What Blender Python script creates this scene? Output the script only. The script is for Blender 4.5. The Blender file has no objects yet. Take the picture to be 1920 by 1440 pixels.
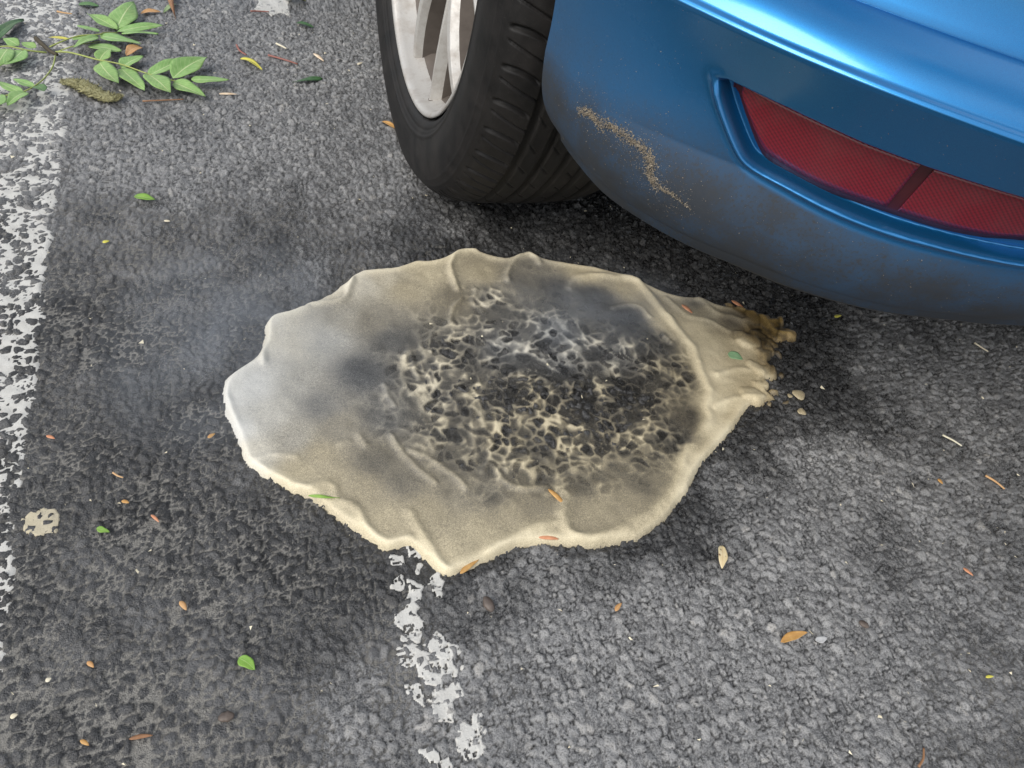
import bpy, bmesh, math, random
import numpy as np
from mathutils import Vector, Matrix

S = bpy.context.scene
COL = S.collection

# ------------------------------------------------------------------ camera
CAM_LOC=(-0.3283, -0.9135, 0.565)
CAM_R,CAM_U,CAM_F=[(0.94021, -0.28144, 0.19182), (0.08457, 0.73848, 0.66895), (0.32992, 0.61274, -0.71813)]
cd=bpy.data.cameras.new('camera'); cd.sensor_width=36; cd.lens=1442/1920*36
cd.clip_start=.01; cd.clip_end=500
cam=bpy.data.objects.new('camera',cd); COL.objects.link(cam)
m=Matrix.Identity(4)
for i in range(3):
    m[i][0]=CAM_R[i]; m[i][1]=CAM_U[i]; m[i][2]=-CAM_F[i]; m[i][3]=CAM_LOC[i]
cam.matrix_world=m; S.camera=cam

# ------------------------------------------------------------------ world: pale sky with broken cloud, soft sun
SUN_EL=math.radians(42); SUN_AZ=math.radians(-118)      # azimuth from +Y, negative is towards -X
w=bpy.data.worlds.new('World'); S.world=w; w.use_nodes=True
nt=w.node_tree; N=nt.nodes; L=nt.links; N.clear()
sky=N.new('ShaderNodeTexSky'); sky.sky_type='NISHITA'; sky.sun_disc=False
sky.sun_elevation=SUN_EL; sky.sun_rotation=SUN_AZ; sky.air_density=1.2; sky.dust_density=1.5
tc=N.new('ShaderNodeTexCoord'); nz=N.new('ShaderNodeTexNoise'); nz.inputs['Scale'].default_value=2.6; nz.inputs['Detail'].default_value=6
rp=N.new('ShaderNodeValToRGB'); rp.color_ramp.elements[0].position=.34; rp.color_ramp.elements[1].position=.60
mx=N.new('ShaderNodeMix'); mx.data_type='RGBA'; mx.inputs['B'].default_value=(9.4,9.5,9.7,1)
bg=N.new('ShaderNodeBackground'); bg.inputs['Strength'].default_value=.112
ow=N.new('ShaderNodeOutputWorld')
L.new(tc.outputs['Generated'],nz.inputs['Vector']); L.new(nz.outputs['Fac'],rp.inputs['Fac'])
L.new(rp.outputs['Color'],mx.inputs['Factor']); L.new(sky.outputs['Color'],mx.inputs['A'])
L.new(mx.outputs['Result'],bg.inputs['Color']); L.new(bg.outputs['Background'],ow.inputs['Surface'])
sd_=bpy.data.lights.new('sun','SUN'); sd_.energy=2.1; sd_.angle=math.radians(34); sd_.color=(1,.96,.90)
sun=bpy.data.objects.new('sun',sd_); COL.objects.link(sun)
sdir=Vector((math.sin(SUN_AZ)*math.cos(SUN_EL),math.cos(SUN_AZ)*math.cos(SUN_EL),math.sin(SUN_EL)))
sun.rotation_euler=sdir.to_track_quat('Z','Y').to_euler(); sun.location=sdir*6
S.view_settings.view_transform='Standard'; S.view_settings.look='None'
S.view_settings.exposure=0.27; S.view_settings.gamma=1
S.cycles.use_denoising=True; S.cycles.max_bounces=5; S.cycles.diffuse_bounces=2; S.cycles.glossy_bounces=3; S.cycles.transparent_max_bounces=8
S.cycles.volume_bounces=0

# ------------------------------------------------------------------ helpers
rng=random.Random(7); NR=np.random.RandomState(11)
def link(o,parent=None):
    COL.objects.link(o)
    if parent is not None: o.parent=parent
    return o
def tag(o,label=None,cat=None,group=None,kind=None):
    if label: o['label']=label
    if cat: o['category']=cat
    if group: o['group']=group
    if kind: o['kind']=kind
    return o
def empty(name,loc=(0,0,0),parent=None):
    o=bpy.data.objects.new(name,None); o.location=loc; o.empty_display_size=.05
    return link(o,parent)
def mesh_obj(name,V,F,mat,parent=None,smooth=True,loc=None):
    me=bpy.data.meshes.new(name); me.from_pydata([tuple(v) for v in V],[],F); me.update()
    if smooth: me.polygons.foreach_set('use_smooth',np.ones(len(me.polygons),bool))
    if mat: me.materials.append(mat)
    o=bpy.data.objects.new(name,me)
    if loc: o.location=loc
    return link(o,parent)
def grid_obj(name,P,mat,parent=None,keep=None,attrs=None,flip=False):
    """P rows x cols x 3 numpy; keep: boolean per vertex"""
    r,c=P.shape[:2]; idx=np.arange(r*c).reshape(r,c)
    q=np.stack([idx[:-1,:-1],idx[:-1,1:],idx[1:,1:],idx[1:,:-1]],-1).reshape(-1,4)
    if flip: q=q[:,::-1]
    V=P.reshape(-1,3); sel=None
    if keep is not None:
        k=keep.reshape(-1); q=q[k[q].all(1)]
        used=np.zeros(len(V),bool); used[q.ravel()]=True
        new=np.cumsum(used)-1; V=V[used]; q=new[q]; sel=used
    me=bpy.data.meshes.new(name)
    me.vertices.add(len(V)); me.vertices.foreach_set('co',V.astype(np.float32).ravel())
    me.loops.add(len(q)*4); me.loops.foreach_set('vertex_index',q.astype(np.int32).ravel())
    me.polygons.add(len(q)); me.polygons.foreach_set('loop_start',np.arange(0,len(q)*4,4,dtype=np.int32))
    me.polygons.foreach_set('loop_total',np.full(len(q),4,np.int32))
    me.polygons.foreach_set('use_smooth',np.ones(len(q),bool))
    me.update(calc_edges=True)
    for an,A in (attrs or {}).items():
        a=me.attributes.new(an,'FLOAT_COLOR','POINT'); A=A.reshape(-1,4)
        if sel is not None: A=A[sel]
        a.data.foreach_set('color',A.astype(np.float32).ravel())
    me.materials.append(mat)
    o=bpy.data.objects.new(name,me)
    return link(o,parent)
def sstep(a,b,x):
    t=np.clip((x-a)/(b-a),0,1); return t*t*(3-2*t)
def lattice(seed,n=256): return np.random.RandomState(seed).rand(n,n)
_lat={}
def vnoise(X,Y,s,seed):
    if seed not in _lat: _lat[seed]=lattice(seed)
    T=_lat[seed]; x=X/s+37.3; y=Y/s+81.7; xi=np.floor(x).astype(int); yi=np.floor(y).astype(int)
    fx=x-xi; fy=y-yi; fx=fx*fx*(3-2*fx); fy=fy*fy*(3-2*fy)
    g=lambda a,b:T[(xi+a)%256,(yi+b)%256]
    return (g(0,0)*(1-fx)+g(1,0)*fx)*(1-fy)+(g(0,1)*(1-fx)+g(1,1)*fx)*fy
def fbm(X,Y,s,seed,o=3):
    r=0; a=1; t=0
    for k in range(o):
        r=r+a*vnoise(X,Y,s/2**k,seed+k); t+=a; a*=.5
    return r/t
def vor(X,Y,s,seed,jit=.85):
    T1,T2,T3,T4,T5=[lattice(seed*13+k,512) for k in range(5)]
    gx=np.floor(X/s).astype(int); gy=np.floor(Y/s).astype(int)
    F1=np.full(X.shape,9.); F2=F1.copy(); ux=np.zeros(X.shape); uy=ux.copy(); I=np.zeros(X.shape,int); J=I.copy()
    for dx in(-1,0,1):
        for dy in(-1,0,1):
            i=(gx+dx)%512; j=(gy+dy)%512
            px=(gx+dx+.5+jit*(T1[i,j]-.5))*s-X; py=(gy+dy+.5+jit*(T2[i,j]-.5))*s-Y
            d=np.sqrt(px*px+py*py); n1=d<F1
            F2=np.where(n1,F1,np.minimum(F2,d)); F1=np.where(n1,d,F1)
            ux=np.where(n1,px,ux); uy=np.where(n1,py,uy); I=np.where(n1,i,I); J=np.where(n1,j,J)
    return F1,F2,ux,uy,T3[I,J],T4[I,J],T5[I,J]
def coarse(zones,ch,n=160,x0=-.85,x1=1.05,y0=-1.1,y1=.65):
    xx,yy=np.meshgrid(np.linspace(x0,x1,n),np.linspace(y0,y1,n)); A=idw(xx,yy,zones,3)[ch]
    def f(X,Y):
        u=np.clip((X-x0)/(x1-x0)*(n-1),0,n-1.001); v=np.clip((Y-y0)/(y1-y0)*(n-1),0,n-1.001); i=u.astype(int); j=v.astype(int); a=u-i; b=v-j
        return (A[j,i]*(1-a)+A[j,i+1]*a)*(1-b)+(A[j+1,i]*(1-a)+A[j+1,i+1]*a)*b
    return f
_mort=[]
def mortar(X,Y):
    if not _mort: _mort.append(coarse(WET_ZONES,1))
    m_=_mort[0](X,Y); return np.clip(m_*.85+.7*(fbm(X,Y,.045,60)-.5)*sstep(.02,.3,m_),0,.8)
def stones(X,Y):
    """height of the worn asphalt surface with its aggregate; returns z, random per stone, gap 0..1"""
    wx=X+.005*(vnoise(X,Y,.012,3)-.5)+.0018*(vnoise(X,Y,.004,33)-.5); wy=Y+.005*(vnoise(X,Y,.012,4)-.5)+.0018*(vnoise(X,Y,.004,34)-.5)
    mo=mortar(X,Y); F1,F2,ux,uy,a,b,c=vor(wx,wy,.0083,1)
    e=F2-F1; hb=sstep(.0001+.0005*mo,.0021+.0010*mo,e); zb=(-.0032+.0010*mo)*(1-hb)+hb*((a-.45)*.0021+.36*(ux*(b-.5)+uy*(c-.5))*2)
    G1,G2,vx,vy,d,f,g=vor(wx+.4,wy+.2,.0048,2)
    es=G2-G1; hs=sstep(.0001+.0006*mo,.0015+.001*mo,es)*sstep(1.15,.5,mo*(.5+d)); zs=(-.0021+.0004*mo)*(1-hs)+hs*(-.0004*mo+(d-.5)*.0018-.0008+.34*(vx*(f-.5)+vy*(g-.5))*2)
    big=(b*7.3%1)>.28
    zb=np.where(big,zb,-.004)
    pick=zb>zs
    z=np.where(pick,zb,zs); gap=1-np.where(pick,hb,hs); r=np.where(pick,a,d)
    z=z+.0006*(vnoise(X,Y,.0021,9)-.5)+.003*(fbm(X,Y,.16,20)-.5)
    return z,r,gap
def blur(A,k,n=2):
    for _ in range(n):
        for ax in(0,1):
            P=np.concatenate([np.repeat(np.take(A,[0],ax),k,ax),A,np.repeat(np.take(A,[-1],ax),k,ax)],ax)
            c=np.cumsum(np.concatenate([np.zeros_like(np.take(P,[0],ax)),P],ax),ax)
            m_=A.shape[ax]; w_=2*k+1
            A=(np.take(c,range(w_,w_+m_),ax)-np.take(c,range(0,m_),ax))/w_
    return A
def poly_sd(X,Y,poly):
    """signed distance, negative inside"""
    d=np.full(X.shape,9.); ins=np.zeros(X.shape,bool); n=len(poly)
    for k in range(n):
        x0,y0=poly[k]; x1,y1=poly[(k+1)%n]; ex,ey=x1-x0,y1-y0
        t=np.clip(((X-x0)*ex+(Y-y0)*ey)/(ex*ex+ey*ey+1e-12),0,1)
        d=np.minimum(d,(X-x0-ex*t)**2+(Y-y0-ey*t)**2)
        cr=((y0<=Y)&(y1>Y))|((y1<=Y)&(y0>Y))
        ins^=cr&(X<x0+(Y-y0)/(ey if abs(ey)>1e-12 else 1e-12)*ex)
    d=np.sqrt(d); return np.where(ins,-d,d)
def line_d(X,Y,pts):
    d=np.full(X.shape,9.)
    for (x0,y0),(x1,y1) in zip(pts[:-1],pts[1:]):
        ex,ey=x1-x0,y1-y0; t=np.clip(((X-x0)*ex+(Y-y0)*ey)/(ex*ex+ey*ey+1e-12),0,1)
        d=np.minimum(d,(X-x0-ex*t)**2+(Y-y0-ey*t)**2)
    return np.sqrt(d)
def idw(X,Y,Z,p=3.0):
    Z=np.array(Z); W=np.zeros(X.shape); R=[np.zeros(X.shape) for _ in range(Z.shape[1]-2)]
    for z in Z:
        w_=1/(((X-z[0])**2+(Y-z[1])**2)+1e-5)**(p/2)
        W+=w_
        for k in range(len(R)): R[k]+=w_*z[2+k]
    return [r/W for r in R]
def spline(P,n):
    return crom(P,n)

# node helpers
class NB:
    def __init__(s,name):
        s.m=bpy.data.materials.new(name); s.m.use_nodes=True; s.t=s.m.node_tree; s.n=s.t.nodes; s.n.clear()
        s.out=s.n.new('ShaderNodeOutputMaterial'); s.p=s.n.new('ShaderNodeBsdfPrincipled')
        s.t.links.new(s.p.outputs[0],s.out.inputs['Surface'])
    def set(s,**k):
        for a,v in k.items(): s.put(s.p.inputs[a.replace('_',' ')],v)
        return s
    def put(s,inp,v):
        if isinstance(v,bpy.types.NodeSocket): s.t.links.new(v,inp)
        elif isinstance(v,(tuple,list)) and len(v)==3 and inp.type=='RGBA': inp.default_value=(*v,1)
        else: inp.default_value=v
    def attr(s,name):
        a=s.n.new('ShaderNodeAttribute'); a.attribute_name=name
        x=s.n.new('ShaderNodeSeparateColor'); s.t.links.new(a.outputs['Color'],x.inputs[0])
        return x.outputs[0],x.outputs[1],x.outputs[2],a.outputs['Alpha']
    def co(s,kind='Object'):
        c=s.n.new('ShaderNodeTexCoord'); return c.outputs[kind]
    def noise(s,scale,detail=3,rough=.55,vec=None,dist=0):
        t=s.n.new('ShaderNodeTexNoise'); t.inputs['Scale'].default_value=scale; t.inputs['Detail'].default_value=detail
        t.inputs['Roughness'].default_value=rough; t.inputs['Distortion'].default_value=dist
        s.t.links.new(vec or s.co(),t.inputs['Vector']); return t.outputs['Fac']
    def vor(s,scale,feat='F1',out='Distance',vec=None):
        t=s.n.new('ShaderNodeTexVoronoi'); t.feature=feat; t.inputs['Scale'].default_value=scale
        s.t.links.new(vec or s.co(),t.inputs['Vector']); return t.outputs[out]
    def mix(s,f,a,b,mode='MIX'):
        t=s.n.new('ShaderNodeMix'); t.data_type='RGBA'; t.blend_type=mode
        s.put(t.inputs['Factor'],f); s.put(t.inputs['A'],a); s.put(t.inputs['B'],b); return t.outputs['Result']
    def math(s,op,a,b=0.0,c=None):
        t=s.n.new('ShaderNodeMath'); t.operation=op; s.put(t.inputs[0],a); s.put(t.inputs[1],b)
        if c is not None: s.put(t.inputs[2],c)
        return t.outputs[0]
    def rng(s,v,a,b,c=0.0,d=1.0):
        t=s.n.new('ShaderNodeMapRange'); s.put(t.inputs[0],v)
        for k,x in enumerate((a,b,c,d)): s.put(t.inputs[k+1],x)
        return t.outputs[0]
    def ramp(s,f,stops):
        t=s.n.new('ShaderNodeValToRGB'); e=t.color_ramp.elements
        while len(e)<len(stops): e.new(.5)
        for k,(p,c_) in enumerate(stops): e[k].position=p; e[k].color=(*c_,1)
        s.put(t.inputs[0],f); return t.outputs['Color']
    def bump(s,h,strength=.5,dist=.001,normal=None):
        t=s.n.new('ShaderNodeBump'); t.inputs['Strength'].default_value=strength; t.inputs['Distance'].default_value=dist
        s.put(t.inputs['Height'],h)
        if normal: s.put(t.inputs['Normal'],normal)
        s.t.links.new(t.outputs[0],s.p.inputs['Normal']); return t.outputs[0]

# ------------------------------------------------------------------ traced layout (metres, car frame, origin under the rear left wheel)
FROTH_OUTLINE=[(-.3482,-.4121),(-.3462,-.397),(-.3395,-.3862),(-.3285,-.3769),(-.3142,-.3655),(-.307,-.3501),(-.3046,-.3314),(-.3005,-.3186),(-.2908,-.309),(-.2747,-.3063),(-.2661,-.3004),(-.2486,-.29),(-.2273,-.2761),(-.2107,-.2596),(-.2022,-.2492),(-.1846,-.2428),(-.1572,-.2415),(-.1476,-.2391),(-.1299,-.2285),(-.1147,-.2312),(-.0944,-.2263),(-.0792,-.217),(-.0581,-.2118),(-.0431,-.2186),(-.032,-.2271),(-.0164,-.2319),(.0029,-.2246),(.0152,-.2231),(.025,-.2318),(.0431,-.2408),(.0661,-.246),(.0886,-.2533),(.1136,-.2637),(.1347,-.275),(.15,-.291),(.1688,-.307),(.1838,-.3149),(.2025,-.3152),(.2185,-.3212),(.2275,-.3336),(.2466,-.3369),(.2612,-.3429),(.2796,-.3521),(.2855,-.365),(.2993,-.3604),(.3066,-.3668),(.296,-.3791),(.3062,-.3857),(.3048,-.3957),(.293,-.4047),(.2773,-.4051),(.2641,-.4092),(.2678,-.4184),(.2619,-.4283),(.2468,-.4285),(.2467,-.4438),(.2517,-.4527),(.2397,-.463),(.2216,-.4642),(.2213,-.477),(.2289,-.4905),(.2123,-.4924),(.1928,-.4923),(.1762,-.5024),(.161,-.5152),(.1329,-.5356),(.1113,-.5477),(.0863,-.5652),(.0713,-.5832),(.0532,-.5963),(.0378,-.6069),(.0191,-.6182),(-.0044,-.6282),(-.0292,-.6303),(-.0546,-.6291),(-.0707,-.6246),(-.0837,-.6186),(-.1054,-.6168),(-.1251,-.6175),(-.1459,-.624),(-.1586,-.6277),(-.1707,-.6304),(-.1826,-.6331),(-.1907,-.6296),(-.1974,-.6196),(-.2039,-.6085),(-.211,-.5996),(-.2201,-.6005),(-.229,-.6014),(-.2385,-.5932),(-.246,-.5858),(-.2568,-.5711),(-.2684,-.5603),(-.2757,-.5495),(-.2833,-.5403),(-.2974,-.5298),(-.3114,-.5166),(-.3236,-.5064),(-.3315,-.4967),(-.3351,-.4847),(-.3383,-.4636),(-.3439,-.4445),(-.3476,-.4283)]
FROTH_RIDGES=[(4,4,[(-.3067,-.378),(-.3062,-.3586),(-.303,-.3311),(-.2961,-.3223),(-.275,-.3146),(-.2565,-.3063)]),(4.5,4,[(-.2576,-.3013),(-.2406,-.3001),(-.2181,-.2942),(-.2095,-.2741),(-.2024,-.254)]),(2.5,4,[(-.3417,-.3937),(-.3436,-.4135),(-.3393,-.4347),(-.3368,-.4616),(-.333,-.4858),(-.3264,-.4977)]),(5,4,[(-.092,-.2871),(-.0923,-.265),(-.0905,-.2471),(-.08,-.2301),(-.0678,-.2208),(-.0516,-.2195)]),(5,4.5,[(-.0287,-.2772),(-.0245,-.2632),(-.0096,-.2424),(.0095,-.2292),(.0176,-.2367),(.0212,-.247)]),(5,6,[(.0436,-.2941),(.0579,-.2796),(.0744,-.2747),(.0968,-.276),(.1133,-.28),(.1328,-.2821),(.1389,-.3003),(.1433,-.3151),(.1476,-.3456),(.1534,-.3715),(.1554,-.3911),(.1574,-.4043),(.1529,-.4274)]),(4,6,[(.1529,-.4274),(.148,-.4575),(.1472,-.4723),(.1336,-.4896),(.1291,-.5075),(.1104,-.52),(.0948,-.5311),(.081,-.5441),(.0665,-.5629),(.0561,-.5734),(.0328,-.5925),(.0097,-.6052),(-.0162,-.6134),(-.0429,-.6193),(-.0627,-.6158),(-.0695,-.6076),(-.0715,-.5973),(-.069,-.5887),(-.0597,-.5711)]),(3.5,6,[(-.074,-.5985),(-.0922,-.5999),(-.1087,-.603),(-.1258,-.6096),(-.1431,-.6164)]),(3.5,5,[(-.1815,-.628),(-.1847,-.6264),(-.188,-.6174),(-.1938,-.5987),(-.1998,-.5799),(-.2028,-.5676)]),(3.5,5,[(-.208,-.5931),(-.2224,-.5937),(-.2326,-.5888),(-.2399,-.5778),(-.2445,-.5623),(-.2501,-.5528),(-.2575,-.5483)]),(3,5,[(-.2614,-.5445),(-.2648,-.5302),(-.2842,-.5288),(-.295,-.5271),(-.305,-.5183),(-.3139,-.5103),(-.3264,-.4977)]),(2,4,[(-.3235,-.4947),(-.3095,-.4898),(-.2971,-.4915),(-.2889,-.4945)]),(3.5,4,[(-.2031,-.4835),(-.1976,-.5035),(-.1878,-.5224),(-.1747,-.5408)]),(3.5,4,[(-.1896,-.5028),(-.1763,-.5126),(-.1654,-.5257),(-.1559,-.5378),(-.1481,-.5501)]),(2.5,4,[(-.2327,-.4794),(-.2289,-.4917)]),(2,4,[(-.2491,-.487),(-.2432,-.4854)]),(3.5,4,[(-.1286,-.5336),(-.1195,-.5265),(-.1158,-.5374),(-.1101,-.5514),(-.092,-.5595),(-.076,-.5603)]),(3,4,[(-.1055,-.5359),(-.0893,-.5309),(-.079,-.5236),(-.0651,-.5275),(-.064,-.5371),(-.0768,-.5433)]),(3,3.5,[(-.198,-.4196),(-.1975,-.4342),(-.1937,-.4469)]),(3,3.5,[(-.1706,-.3854),(-.1655,-.3791),(-.1643,-.3973),(-.1627,-.4128)]),(3,3.5,[(-.0912,-.3059),(-.1039,-.318),(-.1117,-.3377)]),(3,3.5,[(-.0698,-.2885),(-.0785,-.3094),(-.0717,-.3257)]),(2.5,3.5,[(-.1444,-.3664),(-.1345,-.353),(-.1202,-.3486),(-.1105,-.3403)]),(3,4,[(.0852,-.3316),(.1064,-.3276),(.1224,-.3316),(.126,-.3494)]),(2.5,4,[(.1297,-.38),(.1354,-.3919)]),(2.5,5,[(.1614,-.3222),(.1767,-.3516),(.2006,-.3628),(.2163,-.3825)]),(2.5,5,[(.2047,-.3253),(.2184,-.3503),(.2439,-.3664),(.2461,-.3896)]),(2.5,5,[(.1682,-.4462),(.2024,-.4417),(.225,-.4524)]),(2.5,5,[(.1421,-.4899),(.1731,-.4823),(.2055,-.4862)]),(2,5,[(.2177,-.4005),(.2365,-.4198),(.2387,-.4414)]),(2.5,4,[(.2539,-.3483),(.2738,-.3613),(.2777,-.3879),(.2957,-.3969)]),(2,4,[(.2781,-.374),(.2973,-.3709)])]
FROTH_ZONES=[(-.3402,-.4172,.86,1,.8,0,0),(-.3209,-.4062,.84,1,.8,0,0),(-.3333,-.456,.82,1,.8,0,0),(-.3099,-.4466,.74,1,.6,0,0),(-.3221,-.4874,.78,1,.5,0,0),(-.277,-.3539,.78,1,.5,0,0),(-.2901,-.3299,.8,1,.5,0,0),(-.2781,-.4111,.62,1,.5,0,0),(-.2619,-.4398,.48,1,.5,0,0),(-.2895,-.4741,.62,1,.4,0,0),(-.2411,-.3573,.64,1,.6,0,0),(-.1951,-.2706,.76,1,.4,0,0),(-.2251,-.3194,.58,1,.3,0,0),(-.1703,-.2631,.7,1,.2,0,0),(-.1501,-.2823,.62,1,0,0,0),(-.1936,-.3301,.48,1,.2,0,0),(-.1773,-.3633,.36,.9,.4,0,0),(-.2167,-.404,.34,.95,.6,0,0),(-.2058,-.46,.36,.88,.4,.25,0),(-.2464,-.4676,.52,1,.2,0,0),(-.2689,-.495,.62,1,0,0,0),(-.2887,-.5096,.68,1,0,0,0),(-.2636,-.5247,.62,1,0,0,0),(-.2239,-.5075,.42,.95,.1,0,0),(-.2386,-.5398,.6,1,0,0,0),(-.2003,-.5345,.46,1,.1,0,0),(-.2255,-.5692,.68,1,0,0,0),(-.1889,-.5699,.6,1,0,0,0),(-.1561,-.5529,.48,.95,.1,.1,0),(-.1846,-.6125,.68,1,0,0,0),(-.1485,-.5983,.66,1,0,0,0),(-.1163,-.5875,.6,1,0,0,0),(-.1276,-.5574,.4,.9,.1,.2,0),(-.0939,-.58,.5,1,0,0,0),(-.0976,-.6071,.72,1,0,0,0),(-.0367,-.5952,.6,1,0,0,0),(-.0017,-.5893,.56,1,0,0,0),(-.0341,-.5601,.42,.9,0,.3,0),(.0185,-.5683,.42,.9,0,.15,0),(.04,-.5716,.5,1,0,0,0),(.074,-.5241,.2,.7,0,.5,0),(.0399,-.546,.32,.75,0,.5,0),(.1044,-.4999,.34,.8,0,.1,.1),(.1197,-.4409,.2,.65,0,.6,0),(.1158,-.3909,.2,.7,.2,.5,0),(.0973,-.3542,.2,.8,.5,.1,0),(.0714,-.3157,.26,.85,.5,.1,0),(.0281,-.3034,.32,.85,.4,.1,0),(-.0117,-.282,.44,.95,.2,0,0),(-.0579,-.2603,.64,1,0,0,0),(-.1204,-.2568,.68,1,0,0,0),(-.1004,-.3034,.46,.95,0,.05,0),(-.0577,-.3065,.36,.8,.3,.65,0),(-.1182,-.3767,.3,.6,.2,.9,0),(-.0609,-.3823,.36,.6,.6,.8,0),(.0071,-.3639,.36,.65,.8,.7,0),(-.0067,-.4036,.3,.55,.6,.9,0),(.0575,-.402,.28,.55,.5,.9,0),(-.1074,-.445,.28,.5,.1,1,0),(-.0527,-.4515,.18,.4,0,1,0),(.0041,-.4583,.1,.35,0,1,0),(.0571,-.4646,.12,.35,0,1,0),(-.0957,-.5008,.34,.5,0,1,0),(-.043,-.508,.26,.45,0,1,0),(.0116,-.5155,.24,.45,0,.9,0),(-.1498,-.4399,.28,.6,.2,.8,0),(-.1436,-.4812,.3,.6,.1,.8,0),(-.1279,-.5215,.34,.65,.1,.7,0),(-.1617,-.3953,.34,.7,.2,.8,0),(-.0813,-.5407,.36,.7,0,.7,0),(.0756,-.2679,.74,1,0,0,0),(.1201,-.3001,.74,1,0,0,0),(.1614,-.3222,.62,1,.1,0,0),(.1447,-.3582,.82,1,0,0,0),(.1708,-.3784,.86,1,0,0,0),(.1788,-.4055,.88,1,0,0,0),(.165,-.4458,.88,1,0,0,0),(.1483,-.4907,.92,1,0,0,0),(.2156,-.4177,.82,1,0,0,.15),(.2183,-.4517,.74,1,0,0,.3),(.1278,-.5174,.86,1,0,0,0),(.0818,-.5587,.84,1,0,0,0),(.0618,-.5874,.84,1,0,0,0),(.2091,-.4424,.8,1,0,0,.2),(.2509,-.3946,.34,.95,0,0,.8),(.2829,-.3791,.4,.95,0,0,1),(.2953,-.395,.55,.98,0,0,1),(.248,-.4381,.36,.9,0,0,.7),(.2053,-.4744,.76,1,0,0,.3),(.2253,-.4886,.5,.9,0,0,.5),(.2052,-.3539,.66,1,.1,0,0),(.2293,-.3652,.44,1,.1,0,.2),(.1974,-.3247,.46,1,.2,0,0),(.1596,-.507,.72,1,0,0,.2)]  # tone holds painted shade inside right fold; margin lightened against the car's shade
WET_ZONES=[(.3154,-.3681,1,0),(.2876,-.4385,.9,0),(.2229,-.5194,.9,0),(.1533,-.5459,.75,0),(.0926,-.5769,.65,0),(.0252,-.6315,.5,0),(-.0639,-.6424,.5,0),(-.1284,-.6306,.6,0),(-.1712,-.6518,.6,0),(-.2428,-.6192,.8,.3),(-.3178,-.5407,.85,.45),(-.3773,-.4469,.85,.4),(-.4221,-.3217,.7,.7),(-.458,-.4919,.7,.55),(-.3499,-.3128,.75,.4),(-.2363,-.2364,.6,.3),(-.104,-.1837,.55,.2),(.0361,-.1774,.75,.05),(.222,-.1945,1,0),(.2538,-.2625,1,0),(.1621,-.146,.9,0),(.0506,-.1323,.8,0),(-.1513,-.0841,.2,.1),(-.2704,.0359,.05,0),(-.3984,-.029,.1,0),(-.4503,-.1813,.35,.5),(-.173,.2681,0,0),(-.3981,.307,0,0),(.4375,-.4541,.1,0),(.5685,-.4863,.12,0),(.2526,-.6015,.2,0),(.2153,-.5756,.4,0),(.14,-.6744,.05,0),(.2716,-.6686,.25,.05),(.3268,-.7259,.4,.1),(.1465,-.7537,0,0),(.2398,-.8299,.35,.2),(.0126,-.7023,.0,0),(-.0875,-.7055,.0,0),(-.1161,-.7815,0,0),(.0489,-.8201,0,.05),(-.1825,-.7276,.15,.1),(-.2585,-.7109,.3,.3),(-.29,-.6637,.55,.35),(-.3636,-.6485,.55,.6),(-.4342,-.6136,.6,.5),(-.4628,-.6835,.5,.9),(-.399,-.6944,.5,.9),(-.3334,-.7307,.4,.8),(-.2836,-.7528,.2,.3),(-.5027,-.3689,.6,.4),(-.5427,.0853,.1,.1),(-.3989,-.5425,.8,.5),(.183,-.3571,1,0),(-.0507,-.4482,1,0),(-.1529,-.4073,1,0),(.0193,-.4997,1,0),(-.0773,-.3355,1,0),(-.2606,-.4299,1,0),(-.0832,-.5497,1,0),(.0734,-.3657,1,0)]
LINE_EDGE=[(-.503,.3017),(-.4944,-.6293)]
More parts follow.
